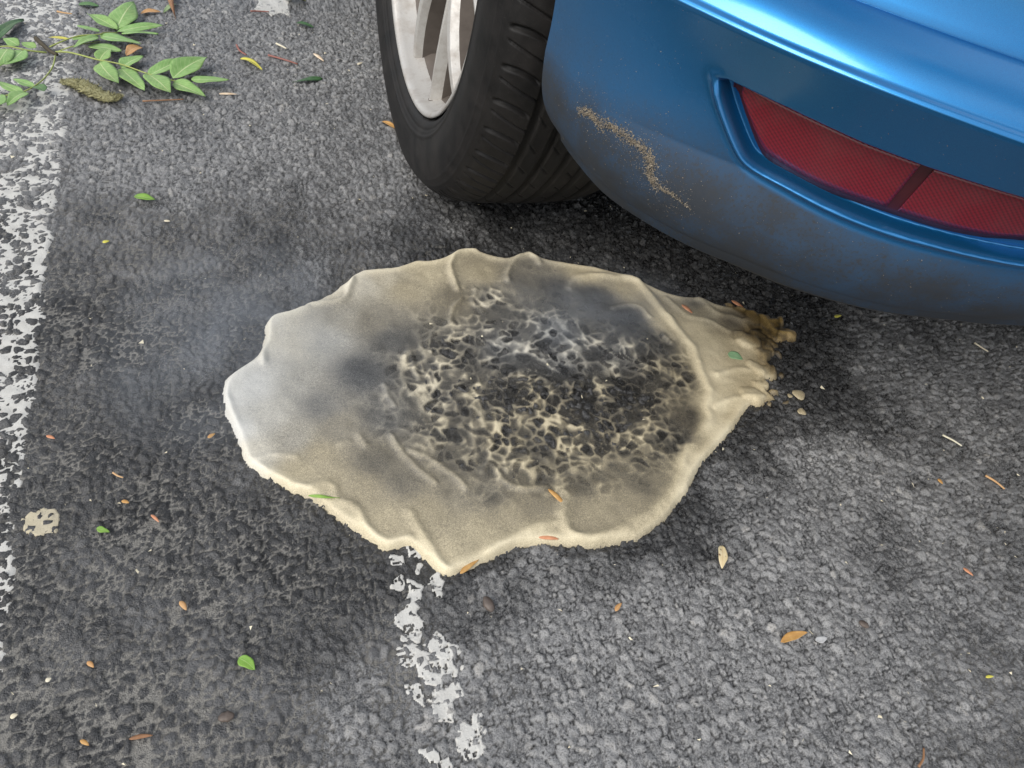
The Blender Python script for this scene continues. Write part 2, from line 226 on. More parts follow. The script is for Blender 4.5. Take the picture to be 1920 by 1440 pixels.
CHIPS=[[(-.2254,-.6057),(-.2146,-.6054),(-.2165,-.6119),(-.2242,-.6132)],[(-.2106,-.5992),(-.2033,-.6036),(-.2039,-.6066),(-.2117,-.6082)],[(-.2063,-.6168),(-.2033,-.6166),(-.2052,-.6223),(-.2075,-.6226)],[(-.2292,-.6259),(-.2222,-.6235),(-.219,-.6278),(-.221,-.6346),(-.2281,-.634),(-.2301,-.6308)],[(-.2176,-.6273),(-.2123,-.6276),(-.2058,-.6347),(-.2107,-.6452),(-.2189,-.6436),(-.2172,-.6354)],[(-.1962,-.6277),(-.191,-.6257),(-.19,-.6333),(-.1952,-.641),(-.2,-.6387),(-.1997,-.6344)],[(-.2188,-.6465),(-.2115,-.6521),(-.2185,-.6577),(-.2137,-.6655),(-.2175,-.6714),(-.2267,-.6696),(-.234,-.6614),(-.2315,-.6551),(-.2229,-.654)],[(-.2311,-.6726),(-.2227,-.6717),(-.2169,-.6742),(-.219,-.6784),(-.2311,-.6759)],[(-.2379,-.6855),(-.2296,-.6808),(-.2233,-.6808),(-.2186,-.6883),(-.2092,-.6915),(-.211,-.6938),(-.2216,-.6909),(-.2291,-.6969),(-.2341,-.6914)],[(-.2138,-.6834),(-.2032,-.6764),(-.2008,-.6828),(-.1907,-.6889),(-.1916,-.6926),(-.1992,-.6975),(-.2095,-.6928)],[(-.2235,-.7),(-.2184,-.6935),(-.2152,-.7043),(-.2178,-.7074),(-.2233,-.7044)],[(-.2118,-.6974),(-.2004,-.6973),(-.1949,-.7061),(-.1973,-.7106),(-.2045,-.7091),(-.212,-.7149),(-.2182,-.7123),(-.2154,-.708),(-.2051,-.7064)],[(-.2339,-.7119),(-.2253,-.7113),(-.2214,-.7213),(-.2241,-.7255),(-.2323,-.7189)],[(-.2214,-.7213),(-.2128,-.7183),(-.2092,-.724),(-.1987,-.7165),(-.1959,-.7251),(-.2053,-.7284),(-.2181,-.7256)],[(-.2189,-.729),(-.2045,-.7298),(-.2074,-.7421),(-.2149,-.7381),(-.2199,-.7335)],[(-.2051,-.7473),(-.1988,-.7441),(-.1953,-.7518),(-.1896,-.7485),(-.1857,-.7523),(-.1913,-.755),(-.1936,-.759),(-.1902,-.7643),(-.1951,-.7693),(-.2051,-.7664),(-.2058,-.7551),(-.2016,-.7526),(-.206,-.751)],[(-.1904,-.7425),(-.1864,-.7434),(-.1893,-.7497),(-.1922,-.7491)],[(-.2334,-.7575),(-.2261,-.7559),(-.2215,-.7614),(-.2213,-.7658),(-.2278,-.7637)],[(-.2216,-.7668),(-.2156,-.7661),(-.217,-.7722),(-.2225,-.7709)],[(-.1908,-.7051),(-.1852,-.7056),(-.1872,-.7084),(-.1907,-.707)],[(-.1958,-.6438),(-.194,-.6449),(-.1948,-.6466),(-.1964,-.6451)]]
TAN_PATCH=[(-.4933,-.5241),(-.4888,-.5185),(-.4817,-.5172),(-.4743,-.519),(-.4718,-.5277),(-.4722,-.5373),(-.479,-.5376),(-.4842,-.5395),(-.4899,-.5342)]
WHITE_PATCH=[(-.2564,.4063),(-.2481,.4395),(-.2376,.487),(-.2023,.494),(-.1966,.4634),(-.2059,.431),(-.2069,.3952),(-.2197,.4008),(-.233,.3908),(-.2442,.4045)]
SPRIG_STEMS=[(1.7,[(-.526,.2191),(-.5067,.2132),(-.4727,.1927),(-.4443,.1817),(-.4121,.1611),(-.3817,.1501),(-.3581,.1521)]),(1.5,[(-.5338,.2325),(-.5174,.245),(-.4987,.258),(-.4757,.2654),(-.4671,.2776),(-.4526,.2862)]),(1.2,[(-.5243,.2193),(-.5074,.2254),(-.4906,.2378),(-.4736,.257)]),(1.7,[(-.5359,.2159),(-.5574,.2114),(-.5778,.2158),(-.591,.2166),(-.6108,.219)]),(1.5,[(-.5252,.209),(-.5252,.1736),(-.5303,.1428),(-.5381,.1202),(-.5507,.1015),(-.5655,.0952),(-.5775,.0927),(-.5924,.0909)])]
SPRIG_TWIG=[(-.552,.2552),(-.5409,.2358),(-.533,.2223),(-.5238,.2132)]
SPRIG_LEAFLETS=[((-.4708,.1909),(-.4588,.2216),.0185,1),((-.4707,.187),(-.4454,.1258),.0233,1),((-.4451,.1816),(-.4179,.2129),.0215,1),((-.4451,.1796),(-.4152,.1181),.0234,1),((-.4112,.1631),(-.368,.2059),.0214,1),((-.4121,.1611),(-.3839,.1063),.0253,1),((-.3808,.1521),(-.3357,.2093),.0293,1),((-.3808,.1482),(-.3413,.1063),.0205,1),((-.3581,.1521),(-.3099,.1503),.0158,1),((-.4526,.2885),(-.4923,.3259),.0176,1),((-.4536,.2906),(-.4315,.3718),.0311,1),((-.4534,.2839),(-.3918,.3063),.0165,1),((-.4744,.2765),(-.503,.2858),.0112,1),((-.4758,.2676),(-.5071,.2484),.0132,1),((-.474,.2678),(-.421,.2443),.0234,1),((-.4466,.2737),(-.3986,.2735),.0113,1),((-.487,.2383),(-.4453,.2223),.0229,1),((-.4755,.2611),(-.5035,.2176),.0131,1),((-.4229,.2462),(-.4397,.2126),.0153,2),((-.5791,.2128),(-.5852,.1563),.0228,1),((-.5616,.2109),(-.5773,.1638),.022,1),((-.5685,.2221),(-.5868,.239),.0154,1),((-.5476,.2177),(-.5649,.2287),.0125,1),((-.5522,.1014),(-.5809,.1239),.0125,1),((-.5422,.1217),(-.5657,.136),.0118,1),((-.5483,.1017),(-.564,.0648),.0153,1),((-.5384,.1202),(-.5288,.1031),.0146,3),((-.5749,.0963),(-.5772,.0624),.0159,1),((-.5786,.1029),(-.5923,.1159),.0124,1),((-.5366,.2573),(-.5108,.2522),.0083,4)]
LITTER=[
 ('leaf', 'curled_leaf', 'dark green curled leaf at the edge of the fallen ash sprig, beside the white line', (-0.6044, 0.2279), (-0.5721, 0.3144), 0.0239, 'darkgreen', 0.5),
 ('leaf', 'toothed_leaf', 'small mid green toothed leaf lying on the top end of the white line', (-0.5077, 0.3736), (-0.481, 0.3747), 0.0157, 'midgreen', 0.3),
 ('leaf', 'dry_leaf', 'small tan dry leaf lying alone above the sprig', (-0.4244, 0.3573), (-0.3965, 0.3692), 0.0128, 'tan', 0.4),
 ('leaf', 'dry_leaf', 'long brown withered leaf at the top edge beside a pale green leaf', (-0.3766, 0.4795), (-0.3759, 0.349), 0.0112, 'brown', 0.5),
 ('leaf', 'green_leaf', 'small pale green leaf tucked against the long brown withered leaf', (-0.3752, 0.4008), (-0.3928, 0.368), 0.0099, 'palegreen', 0.3),
 ('leaf', 'withered_leaf', 'crumpled yellow green leaf beside the white paint patch near the wheel', (-0.2069, 0.4471), (-0.1726, 0.4451), 0.0266, 'olive', 0.7),
 ('leaf', 'yellow_leaf', 'bright yellow leaf folded lengthwise beside the red leaf stalks', (-0.2906, 0.2327), (-0.2626, 0.2022), 0.0117, 'yellow', 0.5),
 ('leaf', 'green_leaf', 'dark green torn leaf between the white patch and the wheel', (-0.1979, 0.3621), (-0.1726, 0.3509), 0.0128, 'darkgreen', 0.4),
 ('leaf', 'green_leaf', 'dark bluish green leaf below the red leaf stalk', (-0.1796, 0.185), (-0.2242, 0.1701), 0.011, 'darkgreen', 0.2),
 ('leaf', 'green_leaf', 'bright green leaf lying alone on the bare grey asphalt left of the wheel', (-0.425, -0.1059), (-0.4029, -0.1123), 0.012, 'brightgreen', 0.3),
 ('leaf', 'dry_leaf', 'brown dry leaf touching the tyre sidewall', (-0.1129, 0.0704), (-0.0923, 0.0435), 0.0075, 'orange', 0.5),
 ('leaf', 'green_leaf', 'tiny bright green leaf beside the tan patch', (-0.4435, -0.5413), (-0.4341, -0.5463), 0.0054, 'brightgreen', 0.2),
 ('leaf', 'green_leaf', 'rounded light green leaf on the dark asphalt at the lower left', (-0.3472, -0.6665), (-0.337, -0.6774), 0.0099, 'brightgreen', 0.2),
 ('leaf', 'spotted_leaf', 'pale cream leaf with brown spots on the grey asphalt right of the froth', (0.0688, -0.6476), (0.0575, -0.6691), 0.0102, 'spotted', 0.2),
 ('leaf', 'orange_leaf', 'orange yellow leaf lying on the grey asphalt at the lower right', (0.0768, -0.7422), (0.1059, -0.7396), 0.008, 'orange', 0.3),
 ('leaf', 'leaf_fragment', 'small pale grey leaf fragment beside the orange yellow leaf', (0.1092, -0.7475), (0.1215, -0.7476), 0.0063, 'grey', 0.2),
 ('leaf', 'round_leaf', 'small mint green round leaf lying on the right rim of the froth', (0.1966, -0.4188), (0.2121, -0.4289), 0.0147, 'mint', 0.1),
 ('leaf', 'grass_blade', 'narrow green blade stuck to the lower left rim of the froth', (-0.284, -0.5387), (-0.2587, -0.5449), 0.0032, 'brightgreen', 0.4),
 ('seed', 'seed_key', 'orange seed key lying inside the froth near its lower lobe', (-0.0743, -0.5643), (-0.0638, -0.5858), 0.0049, 'orange', 0),
 ('seed', 'seed_key', 'pinkish orange seed key on the lower rim of the froth between its two lobes', (-0.0996, -0.6102), (-0.082, -0.616), 0.0051, 'salmon', 0),
 ('seed', 'seed_key', 'orange seed key at the lowest tip of the froth', (-0.174, -0.6311), (-0.1555, -0.6216), 0.0048, 'orange', 0),
 ('seed', 'seed_key', 'small salmon seed key on the upper right slope of the froth', (0.1765, -0.3341), (0.1837, -0.3498), 0.0058, 'salmon', 0),
 ('seed', 'seed_key', 'pale seed key with an orange tip, nearest the wheel', (-0.1833, 0.2617), (-0.1713, 0.2378), 0.0065, 'palekey', 0),
 ('seed', 'seed_key', 'pale seed key at the tip of the fallen ash sprig', (-0.3245, 0.1292), (-0.3011, 0.1296), 0.0051, 'palekey', 0),
 ('seed', 'seed_husk', 'pink curled husk at the upper right edge of the froth', (0.2502, -0.33), (0.26, -0.3463), 0.006, 'salmon', 0),
 ('seed', 'seed', 'tan seed with a stub on the grey asphalt below the froth', (-0.0557, -0.6878), (-0.0475, -0.6822), 0.004, 'tan', 0),
 ('seed', 'seed', 'small orange tan seed near the right edge of the picture', (0.3046, -0.7143), (0.3094, -0.7237), 0.0041, 'salmon', 0),
 ('seed', 'seed', 'tan seed on dark asphalt left of the worn centre line', (-0.3852, -0.6147), (-0.3809, -0.6228), 0.004, 'tan', 0),
 ('seed', 'seed', 'orange seed low down on the left, above a cream seed', (-0.4444, -0.6486), (-0.4402, -0.6537), 0.0033, 'tan', 0),
 ('seed', 'seed', 'cream seed just below the orange seed at the lower left', (-0.4689, -0.6572), (-0.4655, -0.6557), 0.0032, 'cream', 0),
 ('seed', 'seed', 'cream seed at the far lower left corner', (-0.4873, -0.6772), (-0.4832, -0.6761), 0.0035, 'cream', 0),
 ('seed', 'seed', 'long brown husk near the bottom edge at the left', (-0.4172, -0.707), (-0.4029, -0.708), 0.0031, 'brown', 0),
 ('seed', 'seed', 'orange brown seed at the bottom left, below the cream seed', (-0.4458, -0.7011), (-0.4406, -0.7056), 0.0028, 'orange', 0),
 ('seed', 'seed', 'orange crumb of leaf left of the froth, nearest the tan patch', (-0.4266, -0.5187), (-0.4211, -0.5217), 0.0034, 'orange', 0),
 ('seed', 'seed', 'pinkish sliver between the tan patch and the froth', (-0.4051, -0.5355), (-0.3993, -0.5435), 0.0025, 'salmon', 0),
 ('seed', 'seed', 'orange crumb touching the left end of the froth', (-0.3604, -0.4636), (-0.3542, -0.4596), 0.0037, 'orange', 0),
 ('seed', 'seed', 'yellow crumb on the asphalt below the white line sprig', (-0.4535, -0.1884), (-0.4471, -0.186), 0.0045, 'yellow', 0),
 ('seed', 'seed', 'white crumb on the asphalt right of the yellow crumb', (-0.3942, -0.1522), (-0.3877, -0.1533), 0.0035, 'cream', 0),
 ('seed', 'seed', 'tiny yellow crumb under the car bumper', (0.382, -0.3707), (0.3943, -0.3688), 0.0047, 'yellow', 0),
 ('seed', 'seed', 'small orange crumb on the asphalt at the right', (0.3525, -0.617), (0.3534, -0.624), 0.0045, 'orange', 0),
 ('seed', 'seed', 'small yellow crumb near the lower right edge', (0.2486, -0.8097), (0.2571, -0.8107), 0.0027, 'yellow', 0),
 ('seed', 'pebble', 'loose brown pebble beside the worn centre line', (-0.1595, -0.655), (-0.1569, -0.6686), 0.0086, 'pebble', 0),
 ('seed', 'pebble', 'loose reddish pebble near the bottom edge at the left', (-0.3626, -0.7063), (-0.3523, -0.7061), 0.0072, 'pebble', 0),
 ('seed', 'pebble', 'small pinkish brown pebble above the orange yellow leaf', (0.1602, -0.7407), (0.1664, -0.747), 0.0065, 'pebble', 0),
 ('seed', 'seed', 'small reddish crumb on the far left beside the white line', (-0.4852, -0.444), (-0.4786, -0.4483), 0.0031, 'salmon', 0),
 ('seed', 'seed', 'small white chip between the yellow leaf and the wheel', (-0.1215, 0.2331), (-0.1121, 0.2409), 0.0049, 'cream', 0),
 ('stick', 'leaf_stalk', 'short reddish leaf stalk ending at the yellow leaf', (-0.2935, 0.272), (-0.2818, 0.2434), 0.0032, 'redstalk', 0),
 ('stick', 'leaf_stalk', 'longer red leaf stalk lying between the yellow leaf and the wheel', (-0.2509, 0.2454), (-0.2111, 0.2235), 0.0032, 'redstalk', 0),
 ('stick', 'leaf_stalk', 'brown stalk lying across the white paint patch', (-0.2656, 0.3912), (-0.2368, 0.3941), 0.0026, 'redstalk', 0),
 ('stick', 'straw', 'short white straw above the red leaf stalk', (-0.236, 0.2844), (-0.2225, 0.2707), 0.0032, 'cream', 0),
 ('stick', 'straw', 'white straw on the asphalt right of the froth, nearest the bumper', (0.5632, -0.4348), (0.5728, -0.4512), 0.0024, 'cream', 0),
 ('stick', 'straw', 'bent cream straw on the asphalt in the right middle', (0.4011, -0.5652), (0.4152, -0.5823), 0.0024, 'cream', 0),
 ('stick', 'straw', 'cream and orange straw below the bent cream straw', (0.4143, -0.623), (0.425, -0.6421), 0.0026, 'tan', 0),
 ('stick', 'straw', 'thin orange straw on the dark asphalt left of the froth', (-0.4337, -0.4903), (-0.426, -0.4963), 0.0017, 'tan', 0),
 ('stick', 'twig', 'thin brown twig at the bottom right edge', (0.1361, -0.8565), (0.15, -0.8457), 0.0021, 'brown', 0),
 ('stick', 'twig', 'thin dark twig under the tip of the fallen ash sprig', (-0.4186, 0.1016), (-0.3691, 0.1105), 0.0021, 'brown', 0),
 ('stick', 'leaf_stalk', 'thin tan stalk lying on the white line above the sprig', (-0.5334, 0.3445), (-0.5141, 0.3407), 0.0027, 'tan', 0)]
CATKIN=[(-.5138,.1405),(-.492,.135),(-.4762,.1178),(-.4573,.1047),(-.4424,.1094)]
BLOBS=[((.2571,-.4849),.0075),((.2459,-.5087),.005),((.2446,-.4851),.003)]
POCKET=[(48.92,.3929),(49.88,.4024),(49.43,.4607),(48.35,.5258),(48.56,.5693),(49.44,.6312)]
POCKET_LOW=[(48.46,.3932),(41.02,.4071),(32.29,.4305),(28.21,.4512),(26.69,.4934),(25.42,.5494),(25.37,.5937),(26.3,.6351),(27.18,.6835),(27.73,.7134)]
LENS_TOP=[(48.92,.4063),(48.01,.4623),(46.92,.5284),(47.12,.5723),(47.93,.6358)]
LENS_LOW=[(48.43,.4087),(41.51,.4238),(33.38,.4471),(30.38,.4664),(28.54,.5176),(29.42,.5822),(30.11,.624),(31.74,.6658),(33.73,.6889)]
LENS_SPLIT=[(47.74,.5728),(29.2,.5836)]
DIRT_PATH=[(20.6,.185),(21.68,.2123),(21.24,.2236),(21.44,.2433),(22.08,.2602),(21.87,.2766),(21.57,.2918),(21.32,.3078),(20.53,.3184),(19.22,.3241),(17.64,.3223),(15.86,.3234),(15.04,.3313),(14.69,.345),(14.48,.3594),(12.97,.3831)]
LOBES=[((.2984,-.3699),.0115),((.2958,-.3949),.0122),((.2787,-.3739),.014),((.2792,-.3888),.0104),((.2637,-.4074),.0102),((.2653,-.4252),.0076),((.2435,-.4264),.0117),((.2242,-.4448),.0123),((.2443,-.4452),.0099),((.2535,-.4546),.0058),((.2185,-.4671),.0121),((.2284,-.4794),.0072),((.2329,-.491),.0048),((.1959,-.4819),.0126),((.2101,-.4913),.0055),((.2606,-.3649),.0131),((.2512,-.347),.0106),((.2416,-.3375),.0089),((.2342,-.401),.017),((.2545,-.3957),.0103)]
SMOKE=[
 ('bluish wisp of smoke drifting over dark asphalt at the left end of the froth', (-0.332, -0.375, 0.045), (0.161, 0.12, 0.05), -2.043, 7.0, 1.3),
 ('pale blue smoke hanging over the speckled middle of the froth', (0.04, -0.371, 0.045), (0.129, 0.085, 0.05), -0.209, 4.0, 4.1)]

# ---- bumper surface: plan curves (metres, car frame, origin under the rear left wheel) at given heights
LV_B=[(-.059,-.372),(-.057,-.402),(-.049,-.448),(-.031,-.483),(-.005,-.516),(.031,-.546),(.063,-.572),(.118,-.600),(.182,-.616),(.239,-.627),(.45,-.65),(.80,-.66)]
LV_P=[(-.0905,-.376),(-.088,-.400),(-.083,-.430),(-.066,-.468),(-.033,-.503),(.007,-.537),(.048,-.577),(.105,-.620),(.159,-.644),(.23,-.664),(.45,-.695),(.80,-.705)]
LV_R=[(-.104,-.382),(-.101,-.404),(-.095,-.43),(-.080,-.468),(-.058,-.503),(-.017,-.558),(.040,-.614),(.11,-.668),(.17,-.697),(.25,-.722),(.45,-.757),(.80,-.77)]
def crom(P,n):
    P=np.array(P,float); Q=np.vstack([2*P[0]-P[1],P,2*P[-1]-P[-2]]); m=len(P)-1
    t=np.linspace(0,m,n); i=np.minimum(t.astype(int),m-1); f=(t-i)[:,None]
    a,b,c,d=Q[i],Q[i+1],Q[i+2],Q[i+3]
    return .5*(2*b+(c-a)*f+(2*a-5*b+4*c-d)*f*f+(3*b-a-3*c+d)*f**3)
def smooth(C,k):
    for _ in range(k):
        D=C.copy(); D[1:-1]=.25*C[:-2]+.5*C[1:-1]+.25*C[2:]; C=D
    return C
def nrm2(C):
    d=np.gradient(C,axis=0); d/=np.linalg.norm(d,axis=1)[:,None]+1e-9
    return np.stack([d[:,1],-d[:,0]],1)      # outward is to the right of travel... fixed below
def bumper_grid(n=420):
    cb,cp,cr=[smooth(crom(L,n),int(n*n/1800)) for L in(LV_B,LV_P,LV_R)]
    nb=nrm2(cr)
    if nb[n//2]@np.array([0,-1.])<0: nb=-nb
    rows=[]; tag=[]
    def add(xy,z): rows.append(np.column_stack([xy,np.full(n,z) if np.isscalar(z) else z]))
    add(cb-nb*.16,.222); add(cb-nb*.05,.228); add(cb-nb*.012,.236); add(cb-nb*.003,.242)
    i0=len(rows)
    for t in np.linspace(0,1,22):                       # lower skirt, bulging
        e=t*1.0; add(cb*(1-e)+cp*e+nb*(.010*np.sin(np.pi*t**.8)),.25+.07*t)
    for t in np.linspace(0,1,40)[1:]:                   # flat band with the reflector pocket
        add(cp*(1-t)+cr*t-nb*(.004*np.sin(np.pi*t)),.32+.086*t)
    i1=len(rows)
    for k,(dx,dz) in enumerate([(.0005,.4085),(-.001,.4105),(-.0035,.412)]): add(cr+nb*dx,dz)
    for t in np.linspace(0,1,8)[1:]: add(cr-nb*(.0035+.0265*t)+nb*(.003*np.sin(np.pi*t)),.412+.024*t)
    for dx,dz in((.0315,.4366),(.0345,.436),(.0365,.430),(.05,.415)): add(cr-nb*dx,dz)
    G=np.array(rows)                                    # rows x n x 3
    return G,i0,i1,cr,nb


# ------------------------------------------------------------------ materials
def m_asphalt():
    b=NB('asphalt'); r,gap,wet,dust=b.attr('surf')
    n1=b.noise(620,2,.8); n2=b.noise(120,1); n3=b.noise(7,2)
    stone=b.ramp(r,[(0,(.098,.097,.096)),(.35,(.165,.164,.162)),(.7,(.238,.236,.233)),(.94,(.30,.295,.286)),(1,(.42,.40,.37))])
    stone=b.mix(b.rng(n1,.45,.70,0,.85),stone,(.37,.367,.362)); stone=b.mix(b.rng(n1,.47,.30,0,.75),stone,(.045,.045,.047))
    stone=b.mix(b.rng(n3,.35,.7,0,.2),stone,(.10,.101,.107))
    dirt=b.mix(b.rng(n2,.3,.7),(.040,.039,.037),(.020,.020,.021))
    stone=b.mix(b.math('MINIMUM',b.math('MULTIPLY',dust,1.3),.7),stone,(.05,.05,.052))
    col=b.mix(b.rng(gap,.25,.95),stone,dirt)
    dk=b.mix(b.math('MULTIPLY',wet,.93),(1,1,1),(.155,.155,.158))
    col=b.mix(1.0,col,dk,'MULTIPLY')
    mor=b.mix(n1,(.085,.081,.073),(.27,.256,.228)); col=b.mix(b.math('MULTIPLY',b.rng(gap,.3,.85),b.rng(dust,.03,.42,0,.9)),col,mor)
    spark=b.rng(b.vor(1400,'F1'),.0,.16,1,0)
    col=b.mix(b.math('MULTIPLY',spark,.5),col,(.55,.55,.54))  # tiny glints painted in as pale flecks
    rough=b.rng(wet,0,1,.42,.11); rough=b.math('ADD',rough,b.rng(n1,.3,.7,-.08,.1))
    b.set(Base_Color=col,Roughness=rough,Specular_IOR_Level=.5)
    b.bump(n1,.85,.0015)
    return b.m
def m_far():
    b=NB('asphalt_far'); v=b.vor(95,'DISTANCE_TO_EDGE'); n=b.noise(700,3)
    col=b.mix(b.rng(v,0,.18),(.035,.035,.036),b.mix(n,(.08,.081,.085),(.13,.13,.134)))
    b.set(Base_Color=col,Roughness=.65); b.bump(b.rng(v,0,.25),.8,.003); return b.m
def m_paint(name,c0,c1):
    b=NB(name); n=b.noise(600,4,.7); n2=b.noise(60,3)
    sp=b.rng(b.vor(520,'F1'),.10,.22)
    col=b.mix(n,c0,c1); col=b.mix(b.rng(n2,.45,.8,0,.4),col,(.36,.34,.30)); col=b.mix(b.rng(sp,0,1,.55,0),col,(.16,.15,.13))
    b.set(Base_Color=col,Roughness=.75); b.bump(n,.6,.0008); return b.m
def m_froth():
    b=NB('froth'); tone,alpha,cool,brown=b.attr('froth')
    n=b.noise(1100,3,.75); n2=b.noise(300,2); n3=b.noise(40,3)
    t=b.math('ADD',tone,b.rng(n,.3,.7,-.19,.19)); t=b.math('ADD',t,b.rng(n2,.3,.7,-.03,.03))
    warm=b.ramp(t,[(0,(.026,.025,.023)),(.25,(.115,.105,.085)),(.5,(.275,.238,.165)),(.75,(.55,.475,.32)),(1,(.74,.655,.465))])
    cold=b.ramp(t,[(0,(.030,.033,.038)),(.25,(.12,.13,.145)),(.5,(.30,.31,.315)),(.75,(.56,.565,.55)),(1,(.70,.70,.675))])
    brn=b.ramp(t,[(0,(.018,.013,.006)),(.3,(.13,.083,.024)),(.6,(.36,.25,.10)),(1,(.62,.50,.29))])
    col=b.mix(cool,warm,cold); col=b.mix(brown,col,brn)  # cool tint paints a bluish haze into the froth colour
    dots=b.rng(b.vor(420,'F1'),.05,.11,.75,0); dots=b.math('MULTIPLY',dots,b.rng(n3,.52,.62))
    col=b.mix(dots,col,(.05,.04,.03))
    b.set(Base_Color=col,Roughness=.5,Alpha=alpha,Specular_IOR_Level=.45)
    pass
    b.bump(b.math('ADD',n,b.math('MULTIPLY',n2,1.5)),.35,.0006); return b.m
def m_carpaint():
    b=NB('blue_car_paint'); dirt,_,_,_=b.attr('surf')
    n=b.noise(420,4,.7); n2=b.noise(18,4,.6); fl=b.noise(5000,1)
    col=b.mix(b.rng(fl,.35,.65),(.004,.125,.335),(.010,.195,.47))
    sp=b.rng(b.vor(260,'F1'),.03,.10,1,0); sp=b.math('MULTIPLY',sp,b.rng(n2,.45,.6))
    d=b.math('MULTIPLY',dirt,b.rng(n2,.25,.6,.78,1.0)); d=b.math('ADD',d,b.math('MULTIPLY',b.rng(n,.5,.8,0,.25),dirt))
    dd=b.math('MAXIMUM',b.math('MULTIPLY',d,.97),b.math('MULTIPLY',sp,.35)); dd=b.math('MINIMUM',dd,.965)
    col=b.mix(dd,col,b.mix(n,(.013,.0145,.017),(.036,.035,.033)))
    b.set(Base_Color=col,Metallic=b.rng(dd,0,.8,.85,0),Roughness=b.rng(dd,0,.7,.30,.7))
    b.p.inputs['Coat Weight'].default_value=1; b.put(b.p.inputs['Coat Weight'],b.rng(dd,.1,.7,1,.05)); b.put(b.p.inputs['Coat Roughness'],b.rng(dd,0,.5,.13,.4))
    return b.m
def m_simple(name,c0,c1,rough=.6,scale=60,metal=0.,bump=.2,bd=.0005,spec=.5):
    b=NB(name); n=b.noise(scale,4,.6); b.set(Base_Color=b.mix(n,c0,c1),Roughness=rough,Metallic=metal,Specular_IOR_Level=spec)
    b.bump(n,bump,bd); return b.m
def m_rubber():
    b=NB('tyre_rubber'); n=b.noise(35,4,.65); f=b.noise(700,3); sp=b.rng(b.vor(330,'F1'),.02,.07,1,0)
    col=b.mix(b.rng(n,.35,.7),(.006,.0057,.0056),(.018,.016,.015)); col=b.mix(b.rng(b.noise(9,3),.5,.75,0,.5),col,(.028,.025,.0225)); col=b.mix(b.math('MULTIPLY',sp,.6),col,(.25,.24,.22))
    b.set(Base_Color=col,Roughness=b.rng(n,.3,.7,.52,.66),Specular_IOR_Level=.32); b.bump(f,.3,.0004); return b.m
def m_alloy():
    b=NB('silver_alloy'); n=b.noise(45,5,.7); f=b.noise(420,3)
    col=b.mix(b.rng(n,.45,.8),(.50,.485,.46),(.34,.305,.27)); col=b.mix(b.rng(f,.62,.8,0,.5),col,(.20,.16,.13))
    b.set(Base_Color=col,Metallic=.35,Roughness=b.rng(n,.3,.7,.36,.6)); b.bump(f,.15,.0003); return b.m
def m_lens():
    b=NB('red_reflector_lens'); vec=b.co()
    mp=b.n.new('ShaderNodeMapping'); mp.inputs['Rotation'].default_value=(.3,.9,.5); b.t.links.new(vec,mp.inputs['Vector'])
    wv=b.n.new('ShaderNodeTexWave'); wv.inputs['Scale'].default_value=150; b.t.links.new(mp.outputs[0],wv.inputs['Vector'])
    w2=b.n.new('ShaderNodeTexWave'); w2.inputs['Scale'].default_value=120; w2.bands_direction='Z'; b.t.links.new(mp.outputs[0],w2.inputs['Vector'])
    n=b.noise(40,4); h=b.math('ADD',b.math('MULTIPLY',wv.outputs['Fac'],.75),b.math('MULTIPLY',w2.outputs['Fac'],.25))
    col=b.mix(h,(.085,.0015,.006),(.215,.004,.014)); col=b.mix(b.rng(n,.5,.85,0,.3),col,(.14,.05,.045))
    b.set(Base_Color=col,Roughness=.4); b.p.inputs['Coat Weight'].default_value=.6; b.p.inputs['Coat Roughness'].default_value=.10
    b.bump(h,.25,.0004); return b.m
def m_leaf(name,c0,c1,vein,rough=.5,spots=None):
    b=NB(name); n=b.noise(160,4,.6); u,v,_,_=b.attr('leafuv')
    col=b.mix(b.rng(n,.3,.7),c0,c1)
    a=b.math('ABSOLUTE',b.math('SUBTRACT',v,.5))
    mid=b.rng(a,.012,.035,1,0)
    side=b.math('SUBTRACT',b.math('MULTIPLY',u,9.0),b.math('MULTIPLY',a,5.0)); side=b.math('ABSOLUTE',b.math('SUBTRACT',b.math('FRACT',side),.5))
    sv=b.rng(side,.0,.09,.45,0)
    col=b.mix(b.math('MAXIMUM',mid,sv),col,vein)
    oi=b.n.new('ShaderNodeObjectInfo'); col=b.mix(b.rng(oi.outputs['Random'],0,1,0,.3),col,b.mix(1.0,col,(1.0,.80,.55),'MULTIPLY')); col=b.mix(b.rng(b.noise(30,2),.55,.8,0,.5),col,b.mix(1.0,col,(.75,.62,.42),'MULTIPLY'))
    if spots:
        sp=b.rng(b.vor(190,'F1'),.22,.34,1,0); col=b.mix(b.math('MULTIPLY',sp,b.rng(b.noise(70,2),.42,.5)),col,spots)
    b.set(Base_Color=col,Roughness=rough); b.p.inputs['Subsurface Weight'].default_value=.0
    b.bump(b.math('ADD',b.math('MAXIMUM',mid,sv),n),.35,.0004); return b.m
M={}
M['asphalt']=m_asphalt(); M['far']=m_far(); M['froth']=m_froth(); M['blue']=m_carpaint(); M['rubber']=m_rubber(); M['alloy']=m_alloy(); M['lens']=m_lens()
M['paint']=m_paint('worn_white_paint',(.45,.44,.415),(.62,.61,.57)); M['tanpatch']=m_paint('tan_patch',(.40,.35,.24),(.56,.50,.36))
M['dark']=m_simple('black_plastic',(.018,.018,.019),(.03,.03,.031),.6,90); M['bezel']=m_simple('dark_red_bezel',(.035,.004,.007),(.07,.009,.013),.35,90)
M['valance']=m_simple('grey_plastic',(.022,.023,.025),(.042,.042,.042),.6,120)
M['glass']=m_simple('dark_glass',(.01,.012,.014),(.012,.014,.016),.05,5,bump=0)
M['disc']=m_simple('brake_steel',(.06,.05,.045),(.10,.085,.075),.5,80,.4)
